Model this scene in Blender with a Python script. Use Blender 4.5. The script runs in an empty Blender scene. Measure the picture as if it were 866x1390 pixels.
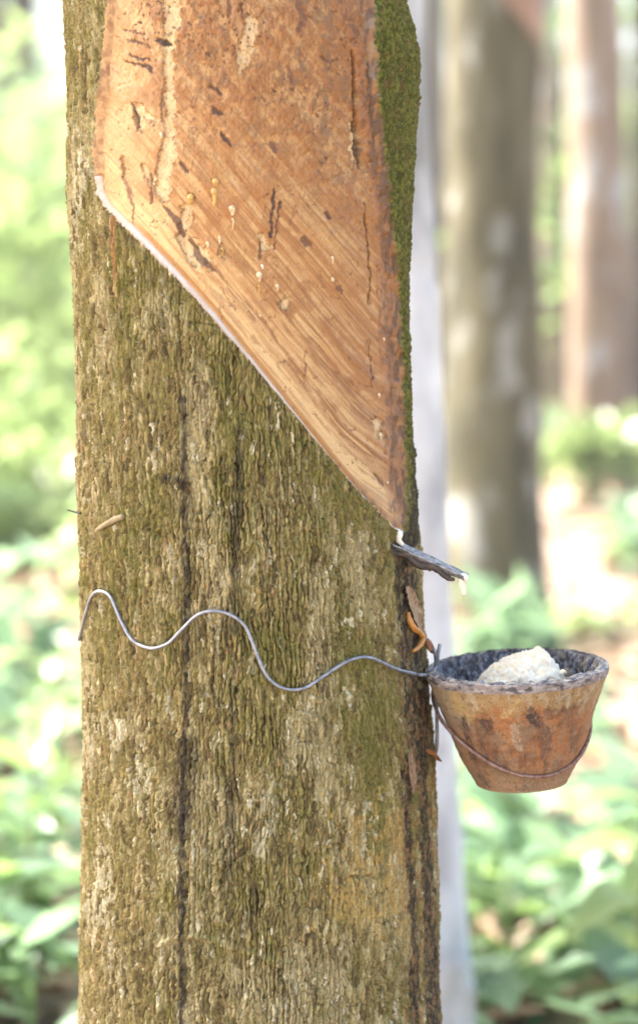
import bpy, math, random
import numpy as np
from mathutils import Vector, Matrix, Euler

random.seed(7)
RNG = np.random.default_rng(7)
scene = bpy.context.scene
COL = scene.collection
R = math.radians

# ------------------------------------------------------------------ camera
CAM_H = 0.91
F = 3020.0                 # focal length in photo pixels (866 x 1390)
CX, CY = 433.0, 695.0
PITCH = R(6.14)
cam = bpy.data.cameras.new('camera')
cam.sensor_fit = 'VERTICAL'
cam.sensor_height = 36.0
cam.sensor_width = 36.0
cam.lens = F / 1390.0 * 36.0
cam.clip_start = 0.05
cam.clip_end = 2000.0
cam.dof.use_dof = True
cam.dof.focus_distance = 1.392
cam.dof.aperture_fstop = 4.2
cam_ob = bpy.data.objects.new('camera', cam)
COL.objects.link(cam_ob)
cam_ob.location = (0, 0, CAM_H)
cam_ob.rotation_euler = (math.pi / 2 - PITCH, 0, 0)
scene.camera = cam_ob

# ------------------------------------------------------------------ light
SUN_AZ = R(-66)            # from +Y (away from the camera) towards -X
SUN_EL = R(50)
SDIR = Vector((math.sin(SUN_AZ) * math.cos(SUN_EL), math.cos(SUN_AZ) * math.cos(SUN_EL), math.sin(SUN_EL)))
world = bpy.data.worlds.new('World')
scene.world = world
world.use_nodes = True
wn = world.node_tree
sky = wn.nodes.new('ShaderNodeTexSky')
sky.sky_type = 'NISHITA'
sky.sun_disc = False
sky.sun_elevation = SUN_EL
sky.sun_rotation = SUN_AZ
sky.air_density = 0.7
sky.dust_density = 5.0
sky.ozone_density = 0.6
wn.links.new(sky.outputs[0], wn.nodes['Background'].inputs[0])
wn.nodes['Background'].inputs[1].default_value = 0.15
sun = bpy.data.lights.new('sun', 'SUN')
sun.energy = 5.0
sun.angle = R(0.6)
sun.color = (1.0, 0.97, 0.90)
sun_ob = bpy.data.objects.new('sun', sun)
COL.objects.link(sun_ob)
sun_ob.location = SDIR * 20
sun_ob.rotation_euler = SDIR.to_track_quat('Z', 'Y').to_euler()
scene.view_settings.view_transform = 'Standard'
scene.view_settings.look = 'None'
scene.view_settings.gamma = 1.0
scene.view_settings.use_curve_mapping = False
scene.view_settings.exposure = 2.45
scene.cycles.max_bounces = 8
scene.cycles.transparent_max_bounces = 8

# ------------------------------------------------------------------ pixel <-> world
SP, CP = math.sin(PITCH), math.cos(PITCH)

def ray(px, py):
    a, b = (px - CX) / F, (CY - py) / F
    return Vector((a, CP + b * SP, -SP + b * CP))

def at_y(px, py, y):
    d = ray(px, py)
    return Vector((0, 0, CAM_H)) + d * (y / d.y)

def on_ground(px, py):
    d = ray(px, py)
    return Vector((0, 0, CAM_H)) + d * (-CAM_H / d.z)

def project(x, y, z):
    dz = z - CAM_H
    depth = y * CP - dz * SP
    up = y * SP + dz * CP
    return CX + F * x / depth, CY - F * up / depth

# ------------------------------------------------------------------ noise
def hash2(ix, iy, seed):
    n = (ix.astype(np.int64) * 374761393 + iy.astype(np.int64) * 668265263 + seed * 1442695041) & 0xffffffff
    n = ((n ^ (n >> 13)) * 1274126177) & 0xffffffff
    n = ((n ^ (n >> 15)) * 2246822519) & 0xffffffff
    return ((n ^ (n >> 16)) & 0xffffff) / float(0x1000000)

TABLE = np.random.default_rng(4242).random((512, 512)).astype(np.float32)
def vnoise(x, y, seed=0):
    x = np.asarray(x, np.float64); y = np.asarray(y, np.float64)
    ix = np.floor(x); iy = np.floor(y)
    fx = (x - ix).astype(np.float32); fy = (y - iy).astype(np.float32)
    ix = (ix.astype(np.int64) + seed * 37) & 511; iy = (iy.astype(np.int64) + seed * 101) & 511
    fx = fx * fx * fx * (fx * (fx * 6 - 15) + 10)
    fy = fy * fy * fy * (fy * (fy * 6 - 15) + 10)
    jx = (ix + 1) & 511; jy = (iy + 1) & 511
    T = TABLE.ravel(); iy = iy * 512; jy = jy * 512
    a = T[iy + ix]; b = T[iy + jx]; c = T[jy + ix]; d = T[jy + jx]
    return (a + (b - a) * fx) * (1 - fy) + (c + (d - c) * fx) * fy

def fbm(x, y, seed=0, octv=4, gain=0.5):
    s = 0; a = 1.0; t = 0
    for i in range(octv):
        s = s + a * vnoise(x, y, seed + i * 17); t += a
        x, y = x * 2.03 + 3.1, y * 2.03 + 7.7
        a *= gain
    return s / t                     # 0..1

def worley(x, y, seed=0):
    ix, iy = np.floor(x), np.floor(y)
    f1 = np.full(x.shape, 9.0); f2 = np.full(x.shape, 9.0)
    cid = np.zeros(x.shape); dx1 = np.zeros(x.shape); dy1 = np.zeros(x.shape)
    for j in (-1, 0, 1):
        for i in (-1, 0, 1):
            cx, cy = ix + i, iy + j
            qx = cx + hash2(cx, cy, seed); qy = cy + hash2(cx, cy, seed + 91)
            dx, dy = x - qx, y - qy
            d = np.sqrt(dx * dx + dy * dy)
            near = d < f1
            f2 = np.where(near, f1, np.minimum(f2, d))
            cid = np.where(near, hash2(cx, cy, seed + 333), cid)
            dx1 = np.where(near, dx, dx1); dy1 = np.where(near, dy, dy1)
            f1 = np.where(near, d, f1)
    return f1, f2, cid, dx1, dy1

def sstep(a, b, x):
    t = np.clip((x - a) / (b - a), 0, 1)
    return t * t * (3 - 2 * t)

def lerp(a, b, t):
    return a + (b - a) * t

def mixc(c, col, m):
    return c + (np.array(col) - c) * m[..., None]

def poly_dist(U, V, pts, closed=False):
    """signed distance (px) to polygon (negative inside) or distance to an open polyline, with arc position"""
    best = np.full(U.shape, 1e9); pos = np.zeros(U.shape)
    inside = np.zeros(U.shape, bool)
    n = len(pts)
    for k in range(n if closed else n - 1):
        (x0, y0), (x1, y1) = pts[k][:2], pts[(k + 1) % n][:2]
        ex, ey = x1 - x0, y1 - y0
        t = np.clip(((U - x0) * ex + (V - y0) * ey) / (ex * ex + ey * ey + 1e-9), 0, 1)
        d = np.hypot(U - x0 - t * ex, V - y0 - t * ey)
        m = d < best
        best = np.where(m, d, best); pos = np.where(m, k + t, pos)
        if closed:
            c = ((y0 > V) != (y1 > V)) & (U < (x1 - x0) * (V - y0) / (y1 - y0 + 1e-12) + x0)
            inside ^= c
    if closed:
        return np.where(inside, -best, best), pos
    return best, pos

def stroke(U, V, pts, soft=2.0):
    """mask of a polyline whose points carry a half width: (x, y, w)"""
    out = np.zeros(U.shape)
    wm = max(p[2] for p in pts) + soft + 1
    k = (U > min(p[0] for p in pts) - wm) & (U < max(p[0] for p in pts) + wm) & (V > min(p[1] for p in pts) - wm) & (V < max(p[1] for p in pts) + wm)
    if not k.any(): return out
    d, pos = poly_dist(U[k], V[k], pts)
    w = np.interp(pos, range(len(pts)), [p[2] for p in pts])
    out[k] = sstep(soft, -soft, d - w)
    return out

# ------------------------------------------------------------------ object helpers
def tag(o, label=None, cat=None, group=None, kind=None):
    if label: o['label'] = label
    if cat: o['category'] = cat
    if group: o['group'] = group
    if kind: o['kind'] = kind
    return o

def empty(name, loc, label, cat, group=None):
    o = bpy.data.objects.new(name, None)
    o.empty_display_size = 0.1
    COL.objects.link(o)
    o.location = loc
    return tag(o, label, cat, group)

def mesh_obj(name, verts, quads, mat, parent=None, colors=None, extra=None, smooth=True, tris=None):
    me = bpy.data.meshes.new(name)
    verts = np.asarray(verts, np.float32).reshape(-1, 3)
    faces = [(np.asarray(q, np.int32), n) for q, n in ((quads, 4), (tris, 3)) if q is not None and len(q)]
    me.vertices.add(len(verts)); me.vertices.foreach_set('co', verts.ravel())
    nl = sum(f.size for f, n in faces); nf = sum(len(f) for f, n in faces)
    me.loops.add(nl); me.polygons.add(nf)
    me.loops.foreach_set('vertex_index', np.concatenate([f.ravel() for f, n in faces]))
    starts = []; s = 0
    for f, n in faces:
        starts.append(np.arange(len(f)) * n + s); s += f.size
    me.polygons.foreach_set('loop_start', np.concatenate(starts).astype(np.int32))
    if smooth:
        me.polygons.foreach_set('use_smooth', np.ones(nf, bool))
    me.update(calc_edges=True)
    if colors is not None:
        at = me.color_attributes.new('Col', 'FLOAT_COLOR', 'POINT')
        c = np.ones((len(verts), 4), np.float32); c[:, :3] = np.asarray(colors).reshape(-1, 3)
        at.data.foreach_set('color', c.ravel())
    if extra is not None:
        at = me.attributes.new('wet', 'FLOAT', 'POINT')
        at.data.foreach_set('value', np.asarray(extra, np.float32).ravel())
    if mat: me.materials.append(mat)
    o = bpy.data.objects.new(name, me)
    COL.objects.link(o)
    if parent:
        o.parent = parent
        o.matrix_parent_inverse = Matrix.Translation(parent.location).inverted()
    return o

def grid_quads(nr, nc, wrap=False):
    i = np.arange(nr - 1)[:, None]; j = np.arange(nc if wrap else nc - 1)[None, :]
    a = i * nc + j; b = i * nc + (j + 1) % nc
    return np.stack([a, b, b + nc, a + nc], -1).reshape(-1, 4)

def smooth_path(pts, n=8):
    """Catmull-Rom through the points"""
    P = [np.array(p, float) for p in pts]
    P = [2 * P[0] - P[1]] + P + [2 * P[-1] - P[-2]]
    out = []
    for k in range(1, len(P) - 2):
        for s in range(n):
            t = s / n
            a, b, c, d = P[k - 1], P[k], P[k + 1], P[k + 2]
            out.append(0.5 * (2 * b + (c - a) * t + (2 * a - 5 * b + 4 * c - d) * t * t + (3 * b - a - 3 * c + d) * t ** 3))
    out.append(P[-2])
    return np.array(out)

def tube_geo(path, rad, seg=10, wob=0.0, seed=0):
    path = np.asarray(path, float); n = len(path)
    rad = np.full(n, rad) if np.isscalar(rad) else np.asarray(rad, float)
    T = np.gradient(path, axis=0); T /= np.linalg.norm(T, axis=1)[:, None] + 1e-12
    ref = np.array([0, 0, 1.0]) if abs(T[0][2]) < 0.9 else np.array([1.0, 0, 0])
    N = np.cross(T[0], ref); N /= np.linalg.norm(N)
    rows = []
    a = np.linspace(0, 2 * np.pi, seg, endpoint=False)
    for k in range(n):
        N = N - T[k] * N.dot(T[k]); N /= np.linalg.norm(N)
        B = np.cross(T[k], N)
        r = rad[k] * (1 + wob * (fbm(a * 0.9 + 5, np.full(seg, k * 0.35 + seed), seed) - 0.5) * 2)
        rows.append(path[k] + (np.cos(a) * r)[:, None] * N + (np.sin(a) * r)[:, None] * B)
    V = np.array(rows).reshape(-1, 3)
    Q = grid_quads(n, seg, True)
    base = len(V)
    V = np.vstack([V, path[:1], path[-1:]])
    tr = []
    for j in range(seg):
        tr.append((base, (j + 1) % seg, j))
        tr.append((base + 1, (n - 1) * seg + j, (n - 1) * seg + (j + 1) % seg))
    return V, Q, np.array(tr)

def tube(name, path, rad, mat, parent=None, seg=10, wob=0.0, seed=0):
    V, Q, T = tube_geo(path, rad, seg, wob, seed)
    return mesh_obj(name, V, Q, mat, parent, tris=T)

class Join:
    def __init__(s): s.v = []; s.q = []; s.t = []; s.n = 0; s.c = []
    def add(s, V, Q=None, T=None, col=None):
        V = np.asarray(V)
        if Q is not None and len(Q): s.q.append(np.asarray(Q) + s.n)
        if T is not None and len(T): s.t.append(np.asarray(T) + s.n)
        s.v.append(V); s.n += len(V)
        if col is not None: s.c.append(np.broadcast_to(col, (len(V), 3)))
    def build(s, name, mat, parent=None, smooth=True):
        return mesh_obj(name, np.vstack(s.v), np.vstack(s.q) if s.q else None, mat, parent,
                        colors=np.vstack(s.c) if s.c else None, smooth=smooth, tris=np.vstack(s.t) if s.t else None)

# ------------------------------------------------------------------ materials
def new_mat(name):
    m = bpy.data.materials.new(name); m.use_nodes = True
    nt = m.node_tree
    return m, nt, nt.nodes['Principled BSDF']

def N(nt, kind, **kw):
    n = nt.nodes.new(kind)
    for k, v in kw.items(): setattr(n, k, v)
    return n

def noise_node(nt, scale, detail=4, rough=0.55, vec=None, stretch=None):
    tc = N(nt, 'ShaderNodeTexCoord')
    src = tc.outputs['Object']
    if stretch:
        mp = N(nt, 'ShaderNodeMapping'); mp.inputs['Scale'].default_value = stretch
        nt.links.new(src, mp.inputs[0]); src = mp.outputs[0]
    n = N(nt, 'ShaderNodeTexNoise')
    n.inputs['Scale'].default_value = scale; n.inputs['Detail'].default_value = detail
    n.inputs['Roughness'].default_value = rough
    nt.links.new(src, n.inputs['Vector'])
    return n

def ramp(nt, fac, stops):
    r = N(nt, 'ShaderNodeValToRGB')
    el = r.color_ramp.elements
    while len(el) < len(stops): el.new(0.5)
    for e, (p, c) in zip(el, stops):
        e.position = p; e.color = (*c, 1) if len(c) == 3 else c
    nt.links.new(fac, r.inputs[0])
    return r

def bump(nt, bsdf, height, strength, dist):
    b = N(nt, 'ShaderNodeBump')
    b.inputs['Strength'].default_value = strength; b.inputs['Distance'].default_value = dist
    nt.links.new(height, b.inputs['Height']); nt.links.new(b.outputs[0], bsdf.inputs['Normal'])

def vcol_mat(name, rough_dry, rough_wet, grain_scale, grain_amt, bump_d, stretch=None, spec=0.35):
    """painted-on-geometry colours with fine procedural grain, roughness and relief"""
    m, nt, b = new_mat(name)
    at = N(nt, 'ShaderNodeAttribute', attribute_name='Col')
    wt = N(nt, 'ShaderNodeAttribute', attribute_name='wet')
    n = noise_node(nt, grain_scale, 6, 0.65, stretch=stretch)
    mr = N(nt, 'ShaderNodeMapRange')
    mr.inputs[1].default_value = 0.25; mr.inputs[2].default_value = 0.75
    mr.inputs[3].default_value = 1 - grain_amt; mr.inputs[4].default_value = 1 + grain_amt
    nt.links.new(n.outputs['Fac'], mr.inputs[0])
    mx = N(nt, 'ShaderNodeVectorMath', operation='SCALE')
    nt.links.new(at.outputs['Color'], mx.inputs[0]); nt.links.new(mr.outputs[0], mx.inputs['Scale'])
    nt.links.new(mx.outputs[0], b.inputs['Base Color'])
    rr = N(nt, 'ShaderNodeMapRange')
    rr.inputs[3].default_value = rough_dry; rr.inputs[4].default_value = rough_wet
    nt.links.new(wt.outputs['Fac'], rr.inputs[0]); nt.links.new(rr.outputs[0], b.inputs['Roughness'])
    b.inputs['Specular IOR Level'].default_value = spec
    bump(nt, b, n.outputs['Fac'], 0.6, bump_d)
    return m

M_BARK = vcol_mat('bark', 0.9, 0.4, 900, 0.42, 0.0018, (1, 1, 0.45), 0.25)
M_WOOD = vcol_mat('tapped_wood', 0.6, 0.3, 1100, 0.14, 0.0004, None, 0.4)
M_CLAY = vcol_mat('fired_clay', 0.75, 0.3, 800, 0.38, 0.0008, None, 0.35)

def simple_mat(name, c0, c1, scale, rough=0.6, metal=0.0, bumpd=0.0, stretch=None, spec=0.5):
    m, nt, b = new_mat(name)
    n = noise_node(nt, scale, 5, 0.6, stretch=stretch)
    r = ramp(nt, n.outputs['Fac'], [(0.32, c0), (0.68, c1)])
    nt.links.new(r.outputs[0], b.inputs['Base Color'])
    b.inputs['Roughness'].default_value = rough; b.inputs['Metallic'].default_value = metal
    b.inputs['Specular IOR Level'].default_value = spec
    if bumpd: bump(nt, b, n.outputs['Fac'], 0.8, bumpd)
    return m

M_WIRE = simple_mat('galvanised_wire', (0.20, 0.205, 0.22), (0.42, 0.43, 0.45), 260, 0.48, 0.8, 0.0002)
M_RUST = simple_mat('rusty_wire', (0.16, 0.075, 0.045), (0.34, 0.22, 0.16), 330, 0.55, 0.35, 0.0004)
M_SPOUT = simple_mat('spout_metal', (0.10, 0.10, 0.105), (0.58, 0.58, 0.60), 230, 0.38, 0.6, 0.0004)
M_GRIME = simple_mat('spout_grime', (0.012, 0.01, 0.01), (0.10, 0.07, 0.045), 260, 0.5, 0.0, 0.0012)
M_AMBER = simple_mat('dried_latex_orange', (0.42, 0.16, 0.025), (0.62, 0.28, 0.05), 380, 0.5, 0.0, 0.0008)
M_AMBERD = simple_mat('dried_latex_brown', (0.16, 0.06, 0.02), (0.42, 0.17, 0.05), 330, 0.55, 0.0, 0.0008)
M_FLAKE = simple_mat('bark_flake', (0.20, 0.12, 0.06), (0.42, 0.28, 0.15), 300, 0.8, 0.0, 0.0008)
M_TWIG = simple_mat('dry_twig', (0.22, 0.17, 0.08), (0.36, 0.29, 0.16), 300, 0.85, 0.0, 0.0006)

def latex_mat(name, c0, c1, sss=0.003, rough=0.35, bumpd=0.0008, scale=220):
    m, nt, b = new_mat(name)
    n = noise_node(nt, scale, 6, 0.62)
    r = ramp(nt, n.outputs['Fac'], [(0.3, c0), (0.62, c1)])
    nt.links.new(r.outputs[0], b.inputs['Base Color'])
    b.inputs['Roughness'].default_value = rough
    b.inputs['Subsurface Weight'].default_value = 0.35
    b.inputs['Subsurface Radius'].default_value = (1.0, 0.7, 0.4)
    b.inputs['Subsurface Scale'].default_value = sss
    bump(nt, b, n.outputs['Fac'], 0.7, bumpd)
    return m
M_LATEX = latex_mat('coagulated_latex', (0.90, 0.70, 0.40), (0.97, 0.91, 0.75), 0.0008, 0.45, 0.0016)
M_DRIP = latex_mat('fresh_latex', (0.74, 0.64, 0.45), (0.86, 0.80, 0.66), 0.002, 0.2, 0.0002)

def resin_mat():
    m, nt, b = new_mat('resin_drop')
    b.inputs['Base Color'].default_value = (0.80, 0.52, 0.16, 1)
    b.inputs['Roughness'].default_value = 0.12
    b.inputs['Transmission Weight'].default_value = 0.35
    b.inputs['IOR'].default_value = 1.45
    return m
M_RESIN = resin_mat()

M_GUM = latex_mat('pale_gum', (0.55, 0.36, 0.14), (0.78, 0.66, 0.44), 0.002, 0.22, 0.0003, 400)

def leaf_mat(name, c0, c1, trans, gloss=0.35, tr_amt=0.45, scale=9.0):
    m, nt, b = new_mat(name)
    out = nt.nodes['Material Output']
    oi = N(nt, 'ShaderNodeObjectInfo')
    gm = N(nt, 'ShaderNodeNewGeometry')
    ad = N(nt, 'ShaderNodeMath', operation='ADD')
    nt.links.new(oi.outputs['Random'], ad.inputs[0]); nt.links.new(gm.outputs['Random Per Island'], ad.inputs[1])
    fr = N(nt, 'ShaderNodeMath', operation='FRACT'); nt.links.new(ad.outputs[0], fr.inputs[0])
    r = ramp(nt, fr.outputs[0], [(0.0, c0), (0.8, c1), (1.0, tuple(min(1, x * 1.35) for x in c1))])
    nt.links.new(r.outputs[0], b.inputs['Base Color'])
    b.inputs['Roughness'].default_value = gloss
    tl = N(nt, 'ShaderNodeBsdfTranslucent')
    r2 = ramp(nt, fr.outputs[0], [(0.0, tuple(0.7 * x for x in trans)), (1.0, trans)])
    nt.links.new(r2.outputs[0], tl.inputs[0])
    mx = N(nt, 'ShaderNodeMixShader'); mx.inputs[0].default_value = tr_amt
    nt.links.new(b.outputs[0], mx.inputs[1]); nt.links.new(tl.outputs[0], mx.inputs[2])
    nt.links.new(mx.outputs[0], out.inputs[0])
    return m
M_LEAF = leaf_mat('leaf_green', (0.08, 0.14, 0.05), (0.17, 0.26, 0.10), (0.38, 0.55, 0.18))
M_LEAFY = leaf_mat('leaf_yellow_green', (0.12, 0.18, 0.07), (0.22, 0.29, 0.11), (0.46, 0.60, 0.24))
M_LEAFB = leaf_mat('leaf_cool_green', (0.09, 0.16, 0.09), (0.18, 0.27, 0.17), (0.34, 0.52, 0.28), 0.3, 0.4)
M_CROWN = leaf_mat('crown_leaf', (0.04, 0.08, 0.02), (0.09, 0.15, 0.04), (0.22, 0.32, 0.06))
M_LITTER = leaf_mat('fallen_leaf', (0.20, 0.12, 0.07), (0.48, 0.35, 0.25), (0.3, 0.18, 0.08), 0.6, 0.15)
M_STEM = simple_mat('plant_stem', (0.10, 0.12, 0.04), (0.2, 0.2, 0.08), 40, 0.7)

def trunk_mat(name, stops, scale, stretch, patch=None):
    m, nt, b = new_mat(name)
    n = noise_node(nt, scale, 6, 0.62, stretch=stretch)
    r = ramp(nt, n.outputs['Fac'], stops)
    col = r.outputs[0]
    if patch:
        n2 = noise_node(nt, patch[1], 3, 0.5, stretch=(1, 1, 0.6))
        r2 = ramp(nt, n2.outputs['Fac'], [(0.56, (0, 0, 0)), (0.66, (1, 1, 1))])
        mx = N(nt, 'ShaderNodeMix', data_type='RGBA')
        nt.links.new(r2.outputs[0], mx.inputs[0]); nt.links.new(col, mx.inputs[6])
        mx.inputs[7].default_value = (*patch[0], 1)
        col = mx.outputs[2]
    nt.links.new(col, b.inputs['Base Color'])
    b.inputs['Roughness'].default_value = 0.9
    bump(nt, b, n.outputs['Fac'], 0.9, 0.012)
    return m
M_TR_OLIVE = trunk_mat('trunk_bark_olive', [(0.3, (0.03, 0.027, 0.013)), (0.5, (0.085, 0.072, 0.036)), (0.7, (0.17, 0.145, 0.085))], 8, (1, 1, 0.25), ((0.27, 0.26, 0.23), 9))
M_TR_PALE = trunk_mat('trunk_bark_white', [(0.30, (0.38, 0.37, 0.35)), (0.46, (0.60, 0.59, 0.55)), (0.62, (0.80, 0.79, 0.74))], 9, (1, 1, 0.6), ((0.30, 0.29, 0.25), 8))
M_TR_BROWN = trunk_mat('trunk_bark_brown', [(0.3, (0.10, 0.07, 0.045)), (0.5, (0.20, 0.14, 0.095)), (0.7, (0.27, 0.21, 0.165))], 9, (1, 1, 0.2), ((0.30, 0.29, 0.28), 7))
M_TR_DARK = trunk_mat('trunk_bark_dark', [(0.3, (0.035, 0.028, 0.02)), (0.6, (0.09, 0.072, 0.055))], 10, (1, 1, 0.25))
M_TR_PANEL = simple_mat('far_tapped_wood', (0.24, 0.13, 0.075), (0.36, 0.22, 0.14), 14, 0.7)

def ground_mat():
    m, nt, b = new_mat('forest_soil')
    n = noise_node(nt, 0.9, 6, 0.6)
    r = ramp(nt, n.outputs['Fac'], [(0.3, (0.12, 0.085, 0.055)), (0.5, (0.26, 0.20, 0.15)), (0.7, (0.36, 0.30, 0.24))])
    n2 = noise_node(nt, 30, 4, 0.6)
    mx = N(nt, 'ShaderNodeMix', data_type='RGBA', blend_type='OVERLAY'); mx.inputs[0].default_value = 0.6
    nt.links.new(r.outputs[0], mx.inputs[6]); nt.links.new(n2.outputs['Color'], mx.inputs[7])
    nt.links.new(mx.outputs[2], b.inputs['Base Color'])
    b.inputs['Roughness'].default_value = 0.95
    bump(nt, b, n2.outputs['Fac'], 0.8, 0.02)
    return m
M_GROUND = ground_mat()

# ================================================================== GROUND
def ground_h(x, y):
    return 0.05 * (fbm(np.asarray(x) * 0.35 + 50, np.asarray(y) * 0.35 + 50, 5, 4) - 0.5) * 2 * sstep(1.8, 4.0, np.hypot(np.asarray(x), np.asarray(y) - 0.6)) 

def build_ground():
    g = np.concatenate([-np.geomspace(900, 14, 26), np.linspace(-13, 13, 131), np.geomspace(14, 900, 26)])
    X, Y = np.meshgrid(g, g + 4.0)
    Z = ground_h(X, Y)
    o = mesh_obj('ground', np.stack([X, Y, Z], -1), grid_quads(len(g), len(g)), M_GROUND)
    tag(o, kind='structure')
build_ground()

# ================================================================== THE TAPPED RUBBER TREE
Y0 = 1.467
SIL_Y = [-250, 0, 40, 70, 130, 200, 250, 300, 330, 400, 500, 600, 700, 740, 800, 880, 940, 1000, 1060, 1100, 1200, 1300, 1420]
SIL_L = [83, 87, 88.5, 90, 92, 91, 91.5, 93, 95, 100, 102, 104, 107, 108.5, 110, 112.5, 114, 115, 114.5, 114, 112, 110, 107]
SIL_R = [535, 549, 562, 568, 567.5, 563, 560, 558, 557, 553, 555, 559, 567, 570, 572, 577, 583, 588, 592, 594, 595.5, 597, 600]

def trunk_axis(z):
    z = np.asarray(z, float)
    zz = np.clip(z, 0.40, 1.22)
    _, py = project(-0.05, Y0, zz)
    xl = np.interp(py, SIL_Y, SIL_L) - 1.0; xr = np.interp(py, SIL_Y, SIL_R)
    depth = Y0 * CP - (zz - CAM_H) * SP
    al = np.arctan((xl - CX) / F * depth / Y0); ar = np.arctan((xr - CX) / F * depth / Y0)
    mid, half = (al + ar) / 2, (ar - al) / 2
    d = Y0 / np.cos(mid)
    cx = Y0 * np.tan(mid); r = d * np.sin(half)
    r = r * (1 - 0.08 * np.clip(z - 1.22, 0, 3)) + 0.10 * np.exp(-np.clip(z, 0, 1) / 0.085) * (z < 0.40) * sstep(0.40, 0.0, z)
    return cx, r

# outline of the tapped panel in photo pixels
CUT = [(127, 240), (130, 262), (139, 279), (160, 300), (192, 331), (232, 371), (263, 403), (300, 445), (340, 491), (391, 552),
       (440, 610), (490, 669), (515, 698), (536, 719), (546, 722)]
RIGHT = [(551, 700), (550, 650), (549, 600), (546, 520), (543, 450), (539, 380), (533, 310), (526, 250), (519, 190), (512, 110), (509, 50), (505, 0), (498, -120), (470, -210)]
LEFT = [(300, -240), (160, -220), (146, -120), (143, 0), (138, 60), (134, 120), (127, 165), (125, 205)]
PANEL = CUT + RIGHT + LEFT

def surf_point(px, py, lift=0.0):
    """point on the trunk's base surface seen at a pixel, moved outwards by lift"""
    y = Y0 - 0.1
    for _ in range(12):
        P = at_y(px, py, y)
        cx, r = trunk_axis(P.z)
        r = float(r) + lift; cx = float(cx)
        dx = max(-0.999 * r, min(0.999 * r, P.x - cx))
        y = Y0 - math.sqrt(r * r - dx * dx)
    P = at_y(px, py, y)
    n = Vector((P.x - cx, P.y - Y0, 0)).normalized()
    return P, n

tree = empty('rubber_tree', (-0.05, Y0, 0.0), 'thick mossy rubber tree trunk with orange tapped wood panel and slanting cut', 'tree')

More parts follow.
